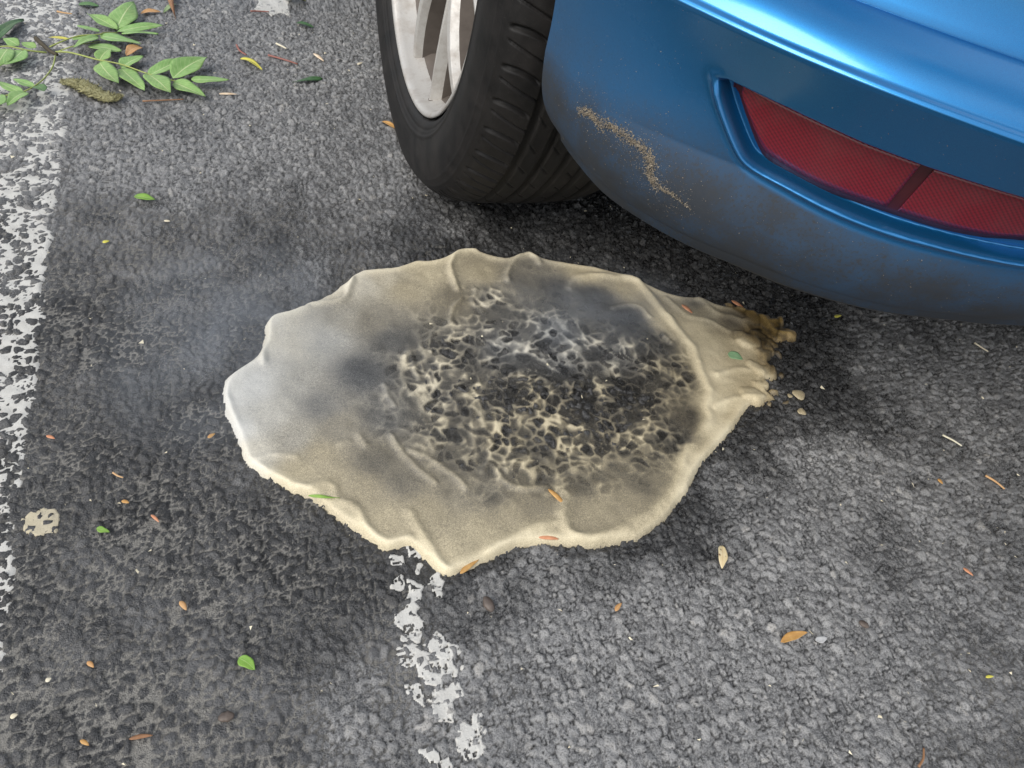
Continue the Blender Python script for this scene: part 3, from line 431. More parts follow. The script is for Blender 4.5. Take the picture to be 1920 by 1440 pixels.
M['barrel']=m_simple('dusty_shaded_barrel',(.085,.070,.060),(.17,.145,.125),.6,70,.2)  # brake dust, with the shade between the spokes painted into the brown
M['ash']=m_leaf('ash_leaf',(.165,.315,.085),(.25,.42,.14),(.46,.56,.28)); 
LM={'darkgreen':((.022,.075,.022),(.05,.13,.04),(.10,.19,.08)),'midgreen':((.06,.15,.05),(.11,.22,.08),(.18,.28,.12)),'brightgreen':((.13,.28,.035),(.21,.38,.06),(.32,.46,.15)),'palegreen':((.20,.30,.14),(.28,.38,.19),(.38,.46,.26)),'mint':((.20,.38,.20),(.28,.46,.26),(.36,.52,.32)),'yellow':((.52,.50,.05),(.62,.58,.10),(.66,.62,.25)),'tan':((.42,.22,.08),(.55,.33,.15),(.60,.42,.24)),'brown':((.16,.075,.03),(.30,.15,.07),(.34,.2,.11)),'orange':((.40,.20,.05),(.56,.34,.12),(.50,.28,.11)),'olive':((.14,.15,.05),(.26,.26,.11),(.32,.3,.16)),'spotted':((.62,.50,.27),(.72,.62,.40),(.58,.40,.2)),'grey':((.36,.37,.37),(.5,.5,.5),(.55,.55,.55)),'salmon':((.45,.17,.08),(.62,.30,.17),(.6,.35,.2)),'palekey':((.62,.45,.28),(.78,.68,.55),(.7,.5,.3)),'cream':((.62,.58,.45),(.75,.72,.60),(.7,.66,.5)),'redstalk':((.20,.07,.05),(.32,.14,.11),(.3,.12,.1)),'pebble':((.06,.045,.038),(.12,.095,.08),(.1,.08,.07))}
for k,v in LM.items(): M[k]=m_leaf('litter_'+k,*v,spots=(.13,.05,.02) if k=='spotted' else ((.05,.05,.02) if k=='olive' else None))
M['stem']=m_simple('green_stem',(.26,.32,.07),(.36,.40,.12),.5,200); M['twig']=m_simple('brown_twig',(.035,.028,.018),(.09,.075,.045),.8,200,bump=.6)
M['catkin']=m_simple('withered_catkin',(.16,.15,.07),(.48,.45,.24),.85,420,bump=.9,bd=.002)
M['dirt']=m_simple('dry_dirt',(.03,.021,.012),(.48,.41,.31),.9,800,bump=.4)

# ------------------------------------------------------------------ the ground
def axis(segs):
    a=[segs[0][0]]
    for s0,s1,st in segs:
        n=max(1,round((s1-s0)/st)); a+=list(np.linspace(s0,s1,n+1)[1:])
    return np.array(a)
gx=axis([(-.82,-.64,.004),(-.64,.34,.00145),(.34,.72,.0022),(.74,1.0,.006)])
gy=axis([(-1.05,-.93,.004),(-.93,-.28,.00145),(-.28,.42,.0021),(.42,.6,.006)])
X,Y=np.meshgrid(gx,gy); Z,CR,GAP=stones(X,Y)
wet,dust=idw(X,Y,WET_ZONES,3)
hx=(X>-.42)&(X<.36)&(Y>-.72)&(Y<-.14); hs_=np.full(X.shape,.5); hs_[hx]=poly_sd(X[hx],Y[hx],FROTH_OUTLINE)
wet=np.maximum(wet,.95*sstep(.045,.004,hs_+.05*(fbm(X,Y,.03,57)-.5)+.02*sstep(.1,-.3,X)))
wet=np.clip(wet+(.25+2.2*wet*(1-wet))*(fbm(X,Y,.03,50)-.5)+.5*(fbm(X,Y,.09,55)-.5),0,1); wet=sstep(.08,.92,wet)
dust=mortar(X,Y)
Z=Z+.0006*dust*GAP
road=mesh_obj('asphalt_road',[(-40,-40,-.008),(40,-40,-.008),(40,40,-.008),(-40,40,-.008)],[(0,1,2,3)],M['far'],smooth=False); tag(road,kind='structure')
agg=grid_obj('asphalt_aggregate',np.stack([X,Y,Z],-1),M['asphalt'],attrs={'surf':np.stack([CR,GAP,wet,dust],-1)}); tag(agg,'worn grey asphalt of packed aggregate stones, wet and dark round the froth','asphalt',kind='stuff')

# worn white line: paint left in the hollows between the stones
(ax0,ay0),(ax1,ay1)=LINE_EDGE; ld=np.array([ax1-ax0,ay1-ay0]); ld/=np.linalg.norm(ld); ln=np.array([ld[1],-ld[0]])
if ln@np.array([-1.,0])<0: ln=-ln
s=np.arange(-.28,1.05,.0022); t=np.arange(-.012,.135,.0022); Sg,Tg=np.meshgrid(s,t)
PX=ax0+ld[0]*Sg+ln[0]*Tg; PY=ay0+ld[1]*Sg+ln[1]*Tg
base=.003*(fbm(PX,PY,.16,20)-.5)
lev=-.00095+.0014*(fbm(PX,PY,.02,70)-.5)+.0016*(vnoise(PX,PY,.007,73)-.5)
edge=sstep(-.004,.006,Tg+.014*(fbm(PX,PY,.02,75)-.5))*sstep(.133,.122,Tg+.014*(fbm(PX,PY,.02,77)-.5))
PZ=base+lev-.005*(1-edge)
ln_o=grid_obj('worn_white_line',np.stack([PX,PY,PZ],-1),M['paint'],keep=edge>.02,flip=True); tag(ln_o,'wide worn white painted line with dark stones showing through, at the left edge','road marking')
def chip(poly,name,label,cat,mat,hgt,parent=None,nz_=.0035):
    a=np.array(poly); x0,y0=a.min(0)-.006; x1,y1=a.max(0)+.006
    xx,yy=np.meshgrid(np.arange(x0,x1,.0011),np.arange(y0,y1,.0011))
    zs,_,gp=stones(xx,yy); zb=np.maximum(blur(zs,3),zs-.0012)
    sd=poly_sd(xx,yy,poly)+nz_*2*(fbm(xx,yy,.008,90)-.5)-.0022
    e=sstep(.0008,-.0008,sd)*sstep(1.2,.98,gp*(.6+.8*vnoise(xx,yy,.011,93)))
    o=grid_obj(name,np.stack([xx,yy,zb+hgt*e-.005*(1-e)],-1),mat,parent,keep=e>.02)
    if label: tag(o,label,cat)
    return o
centre=empty('worn_centre_line',(0,0,0)); tag(centre,'broken flakes of white paint from a worn line below the froth','road marking')
for p in CHIPS: chip(p,'paint_flake',None,None,M['paint'],.0008,centre)
chip(WHITE_PATCH,'white_paint_patch','white paint patch at the top edge between the sprig and the wheel','paint patch',M['paint'],.0009)
chip(TAN_PATCH,'tan_patch','rough tan patch stuck on dark asphalt beside the white line','patch',M['tanpatch'],.0007)

# ------------------------------------------------------------------ the froth
FO=np.array(FROTH_OUTLINE); x0,y0=FO.min(0)-.012; x1,y1=FO.max(0)+.012
X,Y=np.meshgrid(np.arange(x0,x1,.0015),np.arange(y0,y1,.0015))
zs,_,gp=stones(X,Y); zb=blur(zs,5)
FOs=crom(FROTH_OUTLINE+FROTH_OUTLINE[:1],len(FROTH_OUTLINE)*3); FOs=smooth(FOs,2)
sd=poly_sd(X,Y,[tuple(p) for p in FOs[:-1]])+.003*(fbm(X,Y,.018,100)-.5)
jx=.012*(fbm(X,Y,.011,182,2)-.5); jy=.012*(fbm(X,Y,.011,183,2)-.5); lob=np.full(X.shape,.05); lobz=np.zeros(X.shape)
for (lx,ly),lr in LOBES:
    dl=np.sqrt((X-lx+jx)**2+(Y-ly+jy)**2)/lr; lob=np.minimum(lob,(dl-1)*lr); lobz=np.maximum(lobz,np.sqrt(np.clip(1-dl*dl,0,1))*lr*.30)
inlob=sstep(.002,-.002,lob); lobb=inlob*sstep(.215,.265,X+.3*(Y+.36)+.03*(fbm(X,Y,.02,186)-.5)); sd0=sd; sd=np.minimum(sd,lob)
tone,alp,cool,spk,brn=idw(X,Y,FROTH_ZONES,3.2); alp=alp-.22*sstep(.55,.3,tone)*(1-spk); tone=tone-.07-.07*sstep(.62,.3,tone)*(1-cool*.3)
brn=np.maximum(brn,.95*lobb); tone=tone-.12*lobb
WXd=X+.010*(fbm(X,Y,.03,107)-.5); WYd=Y+.010*(fbm(X,Y,.03,108)-.5)
film=.0034*(1-spk)+spk*(-.0006+.0026*alp)+.0016*(fbm(X,Y,.03,110)-.5)
rid=np.zeros(X.shape)
for hgt,wid,pts in FROTH_RIDGES:
    pts=crom(pts,max(4,len(pts)*5)) if len(pts)>2 else np.array(pts)
    d=line_d(X+.003*(fbm(X,Y,.012,115)-.5),Y+.003*(fbm(X,Y,.012,116)-.5),pts); rid=np.maximum(rid,hgt*.00072*np.exp(-(d/(wid*.00085))**2))
rr=1-np.abs(2*fbm(WXd,WYd,.017,120,2)-1)*2.6; rr=np.clip(rr,0,1)**1.5; rr2=np.clip(1-np.abs(2*fbm(WXd,WYd,.010,130,2)-1)*3,0,1)**1.6
patchy=sstep(.34,.6,fbm(X,Y,.06,140))
brk=sstep(.38,.58,fbm(X+.3,Y+.1,.022,145,2)); gpb=blur(gp,1,1)
V1,V2,_,_,va,vb,vc=vor(X+.020*(fbm(X,Y,.022,190)-.5),Y+.020*(fbm(X,Y,.022,191)-.5),.0118,5,1.0)
ve=V2-V1; th_=fbm(X,Y,.016,195,2); net=(1-sstep(.0,1.0,ve/(.0008+.0090*np.clip(th_-.28,0,1))))*sstep(.30,.46,fbm(X+.7,Y,.014,197,2)); core=sstep(.0010,.0040,ve)
sq=np.clip(spk*(net*(.55+.6*brk)*(.6+.4*patchy)+rr*brk*.6),0,1)*(1-.35*np.clip(cool,0,1))
sq=np.clip((.5*sq+.5*blur(sq,1,1))*1.3,0,1); tone=tone+.30*(vb-.45)*spk*core
lip=np.exp(-((-sd0-.0075)/.0055)**2)*(1-.8*np.maximum(brn,inlob))
wr=.0012*(fbm(X,Y,.012,150,2)-.5)+.0022*(fbm(X,Y,.028,155,2)-.5)
film=film+rid*(1-.25*spk)*(.55+.9*fbm(X,Y,.02,185,2))+.0016*sq+.0016*lip+wr*(1-spk)+lobz*.9
e=sstep(-.15,1,np.clip((-sd+.0008)/.0085,0,1))
z=zb*(.35+.5*spk)+film*e-.0042*(1-e)
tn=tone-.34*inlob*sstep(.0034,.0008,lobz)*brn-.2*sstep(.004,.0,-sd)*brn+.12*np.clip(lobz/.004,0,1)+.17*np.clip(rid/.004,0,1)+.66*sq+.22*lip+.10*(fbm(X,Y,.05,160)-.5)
hole=spk*core*sstep(.38,.62,va+.45*(.55-alp)-.35*cool)
al=np.clip((.34+.66*alp)*(1-.95*hole)+.8*sq+rid/.004*.4+.25*lip,0,1)
al=np.where(spk>.2,np.clip(al+.15*(fbm(X,Y,.02,170)-.5),.06,1),al)
al=al*sstep(.0012,-.0018,sd)
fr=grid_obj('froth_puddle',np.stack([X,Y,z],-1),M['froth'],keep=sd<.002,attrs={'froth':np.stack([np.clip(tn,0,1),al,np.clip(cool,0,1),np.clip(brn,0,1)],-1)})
tag(fr,'large puddle of cream and grey froth with folded rim and dark speckled middle','froth puddle')
def froth_z(x,y):
    j=int(round((x-x0)/.0015)); i=int(round((y-y0)/.0015))
    if 0<=i<z.shape[0] and 0<=j<z.shape[1] and sd[i,j]<0: return float(z[i,j])
    return None
for (bx,by),br in BLOBS:
    V=[];F=[];nu=14
    for a in range(6):
        for q in range(nu):
            th=a/5*math.pi/2; ph=q/nu*2*math.pi; rr_=br*math.cos(th)*(1+.12*math.sin(3*ph+br*900))
            V.append((rr_*math.cos(ph),rr_*math.sin(ph),br*.35*math.sin(th)))
    F=[(a*nu+q,a*nu+(q+1)%nu,(a+1)*nu+(q+1)%nu,(a+1)*nu+q) for a in range(5) for q in range(nu)]
    o=mesh_obj('froth_blob',V,F,M['froth'],loc=(bx,by,0))
    at=o.data.attributes.new('froth','FLOAT_COLOR','POINT'); at.data.foreach_set('color',np.tile(np.array([.66,.92,0,.25],np.float32),len(V)))
    tag(o,'small '+{.0075:'round cream froth blob detached at the right of the puddle',.005:'cream froth blob below the larger detached one',.003:'droplet of froth between the puddle and the round blob'}[br],'froth blob')

# ------------------------------------------------------------------ the car
CX=.80                                                     # car centre line
car=empty('parked_car',(CX,0,0)); tag(car,'blue hatchback car with red bumper reflector, its left rear wheel beside the froth','car')
def part(o,parent=None):
    o.parent=parent or car
    o.matrix_parent_inverse=Matrix.Translation((-CX,0,0)) if (parent is None or parent is car) else parent.matrix_world.inverted()
    return o
NC=900
G,i0,i1,cr,nb=bumper_grid(NC)
side=np.clip(-nb[:,1],0,1); wgt=(.12+.88*sstep(.05,.75,side))[:,None]
for k in range(i1+2,G.shape[0]):                          # the shelf narrows to nothing on the flank
    G[k,:,:2]=cr+(G[k,:,:2]-cr)*wgt
# finer rows
rows=np.arange(G.shape[0]); fine=np.concatenate([np.arange(0,i0,1),np.arange(i0,i1+3,1/3),np.arange(i1+3,G.shape[0]-.01,.5)])
def rowsample(A,f):
    i=np.clip(np.floor(f).astype(int),0,A.shape[0]-2); t=(f-i)[:,None,None]
    a=A[np.clip(i-1,0,None)];b=A[i];c_=A[i+1];d=A[np.clip(i+2,None,A.shape[0]-1)]
    cub=.5*(2*b+(c_-a)*t+(2*a-5*b+4*c_-d)*t*t+(3*b-a-3*c_+d)*t**3); lin=b*(1-t)+c_*t
    sel=((f>i0+1)&(f<i1-2))[:,None,None]
    return np.where(sel,cub,lin)
BG=rowsample(G,fine)
# metric surface coordinates for the reflector pocket
lipS=np.concatenate([[0],np.cumsum(np.linalg.norm(np.diff(G[i0+30],axis=0),axis=1))])
midT=np.concatenate([[0],np.cumsum(np.linalg.norm(np.diff(G[:,NC//2],axis=0),axis=1))])
def st(rc): return (float(np.interp(rc[1]*(NC-1),np.arange(NC),lipS)),float(np.interp(rc[0],rows,midT)))
POCKET+= [(48.5,.70),(45.5,.78)]; POCKET_LOW+=[(29.5,.75),(33.5,.775)]
top=[st(p) for p in POCKET]; low=[st(p) for p in POCKET_LOW]
low_s=[tuple(p) for p in crom(low,40)]
poly=top+low_s[::-1]
SG,TG=np.meshgrid(lipS,np.interp(fine,rows,midT))
bm=(SG>min(p[0] for p in poly)-.05)&(SG<max(p[0] for p in poly)+.05)
psd=np.full(SG.shape,.5); psd[bm]=poly_sd(SG[bm],TG[bm],poly)
lowd=np.full(SG.shape,.5); lowd[bm]=line_d(SG[bm],TG[bm],low_s)
topd=np.full(SG.shape,.5); topd[bm]=line_d(SG[bm],TG[bm],top)
dep=.0105*sstep(.0005,-.0032,psd)-.0050*np.exp(-((psd-.0028)/.0024)**2)*sstep(-.004,.010,topd-lowd)
pinch=1.0
BG[:,:,:2]-=nb[None]*dep[...,None]
zz=BG[...,2]; dirt=sstep(.372,.292,zz+.03*(fbm(SG*1.,TG*1.,.12,200)-.5)+.022*sstep(.25,.5,SG))
dirt=np.maximum(dirt,.55*sstep(-.15,-.02,-np.abs(lipS[None]-.03)+0*zz)*sstep(.42,.33,zz))
dirt=np.where(zz<.245,1,np.clip(dirt,0,1)**.65); dirt*=1-.9*sstep(.0105,.006,np.abs(psd-.002))
bump_o=part(grid_obj('rear_bumper',BG,M['blue'],attrs={'surf':np.stack([dirt,dirt*0,dirt*0,dirt*0],-1)},flip=True))
tag(bump_o,'metallic blue rear bumper, dusty grey along its lower edge')
# right half of the bumper, beyond the frame
Gm=G[:,::30].copy(); Gm[:,-1]=G[:,-1]; Gm[...,0]=2*CX-Gm[...,0]; dz=sstep(.345,.265,Gm[...,2])
mir=part(grid_obj('bumper_half',Gm,M['blue'],attrs={'surf':np.stack([dz,dz*0,dz*0,dz*0],-1)}),bump_o)
# return flange where the bumper meets the wheel arch
E_=BG[:,0]; K=np.stack([E_,E_+np.array([.012,.003,0]),E_+np.array([.02,.004,0])],1)
part(grid_obj('arch_flange',K,M['dark']),bump_o)
# grey lower valance under the blue skin
vs=int(NC*.36); Vb=G[i0,vs:]; nv=nb[vs:]; fade=sstep(0,.12,np.linspace(0,1,NC-vs))[:,None]
vrow=[np.column_stack([Vb[:,:2]+nv*(o*(fade if o>0 else 1)-.004*(1-fade)),Vb[:,2]+d_*fade[:,0]+.004*(1-fade[:,0])]) for o,d_ in((-.03,-.004),(-.003,-.002),(-.0035,-.006),(-.006,-.011),(-.014,-.014),(-.08,-.014))]
part(grid_obj('lower_valance',np.array(vrow)[:,::3],M['valance']),bump_o)
# surface sampler
def surf(s_,t_,depth=0.):
    c_=np.interp(s_,lipS,np.arange(NC)); r_=np.interp(t_,midT,rows)
    j=int(min(max(c_,0),NC-2)); i=int(min(max(r_,0),G.shape[0]-2)); fc=c_-j; fr_=r_-i
    p=(G[i,j]*(1-fc)+G[i,j+1]*fc)*(1-fr_)+(G[i+1,j]*(1-fc)+G[i+1,j+1]*fc)*fr_
    n=nb[j]; return (p[0]-n[0]*depth,p[1]-n[1]*depth,p[2])
def curve_at(pts,s_):
    a=np.array(pts); return float(np.interp(s_,a[:,0],a[:,1]))
LENS_TOP+=[(47.0,.70),(44.5,.765)]; LENS_LOW+=[(36.,.735),(42.,.762)]
lt=[st(p) for p in LENS_TOP]; ll=[tuple(p) for p in crom([st(p) for p in LENS_LOW],60)]
sp_t,sp_l=st(LENS_SPLIT[0]),st(LENS_SPLIT[1])
def lens_mesh(name,fa,fb,grow,depth,mat,parent,rows_=10,cols=44,thick=.004):
    """strip between lower and upper outline; fa, fb give start and end s at each t fraction"""
    V=[];F=[]
    for q in range(cols+1):
        for r_ in range(rows_+1):
            f=r_/rows_; s_=fa(f)+(fb(f)-fa(f))*(q/cols)**1.3
            lo=curve_at(ll,s_)-grow; hi=curve_at(lt,s_)+grow
            if hi<lo: hi=lo=(hi+lo)/2
            V.append(surf(s_,lo+(hi-lo)*f,depth))
    for q in range(cols):
        for r_ in range(rows_):
            a=q*(rows_+1)+r_; F.append((a,a+rows_+1,a+rows_+2,a+1))
    n0=len(V)
    for k in range(n0):
        V.append((V[k][0]+.6*thick,V[k][1]+.8*thick,V[k][2]))
    bd=[r_ for r_ in range(rows_+1)]+[q*(rows_+1)+rows_ for q in range(1,cols+1)]+[cols*(rows_+1)+r_ for r_ in range(rows_-1,-1,-1)]+[q*(rows_+1) for q in range(cols-1,0,-1)]
    for k in range(len(bd)):
        a,b_=bd[k],bd[(k+1)%len(bd)]; F.append((a,b_,b_+n0,a+n0))
    return part(mesh_obj(name,V,F,mat),parent)
s_min=ll[0][0]; s_max=st((43,.755))[0]
split=lambda f,o=0:sp_l[0]+(sp_t[0]-sp_l[0])*f+o
refl=lens_mesh('bumper_reflector',lambda f:s_min-.003,lambda f:s_max,.0042,.0092,M['bezel'],bump_o)
tag(refl,'red two panel reflector set in the blue bumper')
def child3(o): return o
lens_mesh('reflector_lens',lambda f:s_min+.0035,lambda f:split(f,-.0035),-.0005,.0078,M['lens'],bump_o)
lens_mesh('reflector_lens',lambda f:split(f,.0045),lambda f:s_max-.004,-.0005,.0078,M['lens'],bump_o)
# upper body above the bumper
wr_=(.12+.88*sstep(.05,.75,side))[:,None]
ub=[]
for o,zz_ in((.042,.418),(.0415,.4365),(.0435,.4395),(.046,.47),(.052,.56),(.07,.72),(.11,.86),(.20,.93)): ub.append(np.column_stack([cr-nb*o*wr_,np.full(NC,zz_)]))
ub=np.array(ub)[:,::6]; za=np.zeros(ub.shape[:2]+(4,)); 
tg=part(grid_obj('tailgate',ub,M['blue'],attrs={'surf':za},flip=True)); um=ub.copy(); um[...,0]=2*CX-um[...,0]
part(grid_obj('tailgate_half',um,M['blue'],attrs={'surf':za}),tg)
def quarter(sgn):
    xs=-.104 if sgn<0 else 2*CX+.104
    A=np.linspace(math.radians(26),math.radians(192),50); V=[];F=[]
    for a in A:
        ci,si=math.cos(a),math.sin(a); V.append((xs,-.372*ci*1.0,.302+.372*si))
        sc=min(.378/max(abs(ci),1e-3),.60/max(si,1e-3)) ; sc=max(sc,.3725)
        V.append((xs-sgn*0.0,-sc*ci,.302+sc*si))
    for k in range(len(A)-1): F.append((2*k,2*k+1,2*k+3,2*k+2))
    n=len(V)
    V+=[(xs,.378,.22),(xs,2.3,.22),(xs,2.3,.902),(xs,.378,.902)]; F.append((n,n+1,n+2,n+3))
    o=mesh_obj('quarter_panel',V,F,M['blue'],smooth=False)
    a=o.data.attributes.new('surf','FLOAT_COLOR','POINT'); a.data.foreach_set('color',np.zeros(len(V)*4,np.float32))
    return part(o)
quarter(-1); quarter(1)
# cabin, underbody, wheel arch liner
V=[(-.06,-.45,.905),(1.66,-.45,.905),(1.66,2.3,.905),(-.06,2.3,.905),(.12,-.1,1.42),(1.48,-.1,1.42),(1.44,1.9,1.44),(.16,1.9,1.44)]
part(mesh_obj('cabin_glass',V,[(0,1,5,4),(1,2,6,5),(2,3,7,6),(3,0,4,7),(4,5,6,7)],M['glass'],smooth=False))
V=[(.16,-.55,.26),(1.44,-.55,.26),(1.44,2.3,.24),(.16,2.3,.24),(.16,-.36,.30),(.16,.36,.30)]
part(mesh_obj('underbody',V[:4],[(0,1,2,3)],M['dark'],smooth=False))
def liner(xa,xb):
    V=[];F=[]
    for k in range(41):
        a=math.radians(34+171*k/40); V+= [(xa,-.366*math.cos(a),.302+.366*math.sin(a)),(xb,-.366*math.cos(a),.302+.366*math.sin(a)),(xb,-.05*math.cos(a),.302+.05*math.sin(a))]
    for k in range(40): F+=[(3*k,3*k+3,3*k+4,3*k+1),(3*k+1,3*k+4,3*k+5,3*k+2)]
    part(mesh_obj('wheel_arch_liner',V,F,M['dark']))
liner(-.095,.17); liner(2*CX+.095,2*CX-.17)

# wheel: tyre with tread, rim, six Y spokes
WZ=.302
prof=[(.086,.2224),(.0915,.2228),(.0965,.2252),(.1005,.231),(.1045,.243),(.107,.257),(.1075,.268),(.1055,.281),(.1015,.2915),(.097,.2975),(.0935,.3015),(.0885,.3055),(.080,.3095),(.066,.3135),(.045,.3155),(.02,.3163),(0,.3165)]
pr=crom(prof,140); full=np.vstack([pr,(pr[:-1]*[-1,1])[::-1]])
u=np.concatenate([[0],np.cumsum(np.linalg.norm(np.diff(full,axis=0),axis=1))]); u=np.linspace(0,u[-1],260).tolist(); 
uu=np.concatenate([[0],np.cumsum(np.linalg.norm(np.diff(full,axis=0),axis=1))]); full=np.column_stack([np.interp(u,uu,full[:,0]),np.interp(u,uu,full[:,1])])
full=full[:215]                                            # the inner sidewall is never seen, keep part of it
th=np.radians(np.concatenate([np.arange(-118,14,.22),np.arange(14,242.1,2.)]))   # 0 = bottom, negative = rear
TH,XO=np.meshgrid(th,full[:,0]); RO=np.meshgrid(th,full[:,1])[1]
dR=np.zeros(TH.shape)
for gxo in(.053,.0275,.0022,-.0232,-.0485): dR=np.maximum(dR,.0065*sstep(.0042,.0028,np.abs(XO-gxo)))
pitch=math.radians(360/54); shd=(XO>.0565)&(XO<.0965)
ph=TH/pitch+((XO-.07)/.03)*.28-5.5*((XO-.072)/.03)**2*.05; fr_=(ph%1)
wide=sstep(.0034,.0010,np.abs(fr_-.5)*pitch*.31)*sstep(.0955,.088,XO)*sstep(.0565,.064,XO); dR=np.maximum(dR,np.where(shd,.0045*wide,0))
ph2=TH/pitch+((XO-.07)/.03)*.34; f2=(ph2%1); thin=sstep(.0014,.0006,np.abs(f2-.5+.0)*pitch*.31)*sstep(.094,.090,XO)*(XO>.057); f3=((ph2+.5)%1)
thin=sstep(.0014,.0006,np.abs(f3-.5)*pitch*.31)*sstep(.094,.090,XO); dR=np.maximum(dR,np.where(shd,.0032*thin,0))
for c0_ in(.040,.015,-.0105,-.036):
    x_=(XO-c0_)/.011; p3=TH/pitch+x_*.35+c0_*40; s3=sstep(.0013,.0005,np.abs((p3%1)-.5)*pitch*.31)*(np.abs(x_)<1)*(x_*np.sign(c0_+.001)>-.2)
    dR=np.maximum(dR,.0024*s3)
# sidewall relief: concentric ribs and fine radial lines
sw=(XO>.094)
for rr0,hh,ww in((.2955,.0009,.0012),(.2885,.0005,.001),(.2405,.0012,.0016),(.2335,-.0008,.0012)): dR-=np.where(sw,0,0)
XO2=XO+np.where(XO>.08,sum(hh*np.exp(-((RO-rr0)/ww)**2) for rr0,hh,ww in((.2965,.0010,.0012),(.289,.0006,.001),(.2415,.0014,.0016),(.2335,-.0010,.0013))),0)
RR=RO-dR
P=np.stack([-XO2,RR*np.sin(TH),WZ-RR*np.cos(TH)],-1)
low_=np.clip(.012-P[...,2],0,.02)/.012; P[...,0]*=1+.035*np.clip(low_,0,1)       # bulge at the contact patch
P[...,2]=np.where(P[...,2]<.0015,.0015+.06*(P[...,2]-.0015),P[...,2])
wheel=empty('wheel',(0,0,WZ)); part(wheel); bpy.context.view_layer.update()
def wpart(o): o.parent=wheel; o.matrix_parent_inverse=Matrix.Translation((0,0,-WZ)); return o
wpart(grid_obj('tyre',P,M['rubber']))
def lathe(name,pts,mat,seg=120):
    a=np.linspace(0,2*np.pi,seg+1); pts=np.array(pts)
    A,XX=np.meshgrid(a,pts[:,0]); RR_=np.meshgrid(a,pts[:,1])[1]
    return wpart(grid_obj(name,np.stack([-XX,RR_*np.sin(A),WZ-RR_*np.cos(A)],-1),mat))
lathe('rim',[(.086,.2135),(.0925,.2195),(.0955,.2205),(.0965,.2185),(.0955,.2155),(.092,.2135),(.087,.2125),(.076,.2105),(.066,.207)],M['alloy'],160)
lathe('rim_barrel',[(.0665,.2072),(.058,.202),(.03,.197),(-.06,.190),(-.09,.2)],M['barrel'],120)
lathe('hub',[(.070,.0),(.070,.022),(.067,.028),(.062,.032),(.060,.06),(.045,.066),(.0,.07)],M['alloy'],60)
lathe('brake_disc',[(.0,.06),(.004,.062),(.004,.142),(-.008,.143)],M['disc'],80)
def spoke(ang):
    V=[];F=[];MI=[]
    for sg in(-1,1):
        ns=9; base_=len(V)
        for k in range(ns):
            f=k/(ns-1); r_=.045+.1655*f
            a=ang+sg*math.radians(1.5+15.0*max(0,(r_-.085)/.13)**.85)
            xf=.066+.018*math.sin(f*math.pi*.55)-.004*f; wd=.0150+.007*(1-f)
            er=Vector((0,math.sin(a),-math.cos(a))); et=Vector((0,math.cos(a),math.sin(a)))
            inner,outer=(-sg*wd*.5,sg*wd*.5)
            for off,dx in((inner*1.05,-.040),(inner*.92,-.014),(inner*.35,.0),(outer*.55,-.0015),(outer*1.0,-.011),(outer*1.1,-.040)):
                p=er*r_+et*off; V.append((-(xf+dx),p.y,WZ+p.z))
        for k in range(ns-1):
            for q in range(5):
                a_=base_+k*6+q; f_=(a_,a_+6,a_+7,a_+1); F.append(f_ if sg>0 else f_[::-1]); MI.append(1 if q in(0,4) else 0)  # side walls take the dusty brown that has shade painted in
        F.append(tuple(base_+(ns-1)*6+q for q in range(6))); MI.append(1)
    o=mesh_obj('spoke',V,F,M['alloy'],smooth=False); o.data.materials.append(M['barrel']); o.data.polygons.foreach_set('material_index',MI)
    bv=o.modifiers.new('b','BEVEL'); bv.width=.0012; bv.segments=2; bv.limit_method='ANGLE'; bv.angle_limit=.4
    return wpart(o)
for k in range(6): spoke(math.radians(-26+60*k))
bpy.context.view_layer.update()
# the other rear wheel, a plain copy beyond the frame
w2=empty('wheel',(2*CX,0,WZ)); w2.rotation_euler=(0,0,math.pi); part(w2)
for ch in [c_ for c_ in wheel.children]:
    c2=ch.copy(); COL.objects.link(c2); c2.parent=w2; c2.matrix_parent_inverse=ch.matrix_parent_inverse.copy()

# dirt stuck to the bumper: a caked streak and loose specks
dp=[st(p) for p in DIRT_PATH]; dps=crom(dp,160); V=[];F=[]
def flake(s_,t_,sz,lift):
    p=Vector(surf(s_,t_,-lift)); n0=len(V)
    e=[Vector((rng.gauss(0,1),rng.gauss(0,1),rng.gauss(0,1))).normalized()*sz*rng.uniform(.4,1.1) for _ in range(4)]
    for q in e: V.append(tuple(p+q))
    F.extend([(n0,n0+1,n0+2),(n0,n0+2,n0+3),(n0,n0+3,n0+1),(n0+1,n0+3,n0+2)])
for k in range(3600):
    f=rng.random(); q=dps[int(f*159)]; core=(.0023*(1+.5*math.sin(40*f))) if f<.82 else .0010
    if f<.08: core=.0018
    if f>.82 and rng.random()<.55: continue
    a=rng.gauss(0,1); b_=rng.gauss(0,1); flake(q[0]+a*core,q[1]+b_*core,rng.uniform(.0004,.0011),rng.uniform(0,.0022)*math.exp(-(a*a+b_*b_)/2))
o=mesh_obj('caked_dirt',V,F,M['dirt'],smooth=False); tag(o,'brown streak of caked plant dirt stuck to the lower bumper corner','dirt',kind='stuff')
V=[];F=[]
for k in range(1700):
    if rng.random()<.6:
        q=dps[rng.randrange(160)]; s_,t_=q[0]+rng.gauss(0,.014),q[1]+rng.gauss(0,.012)
    else: s_,t_=rng.uniform(.005,lipS[int(NC*.75)]),midT[int(rng.uniform(i0+2,i1-1))]
    if s_<.004 or t_<midT[i0+1] or poly_sd(np.array([s_]),np.array([t_]),poly)[0]<.008: continue
    flake(s_,t_,rng.uniform(.00022,.0006),.0002)
o=mesh_obj('dust_specks',V,F,M['dirt'],smooth=False); tag(o,'fine pale dust specks scattered over the blue bumper','dust',kind='stuff')

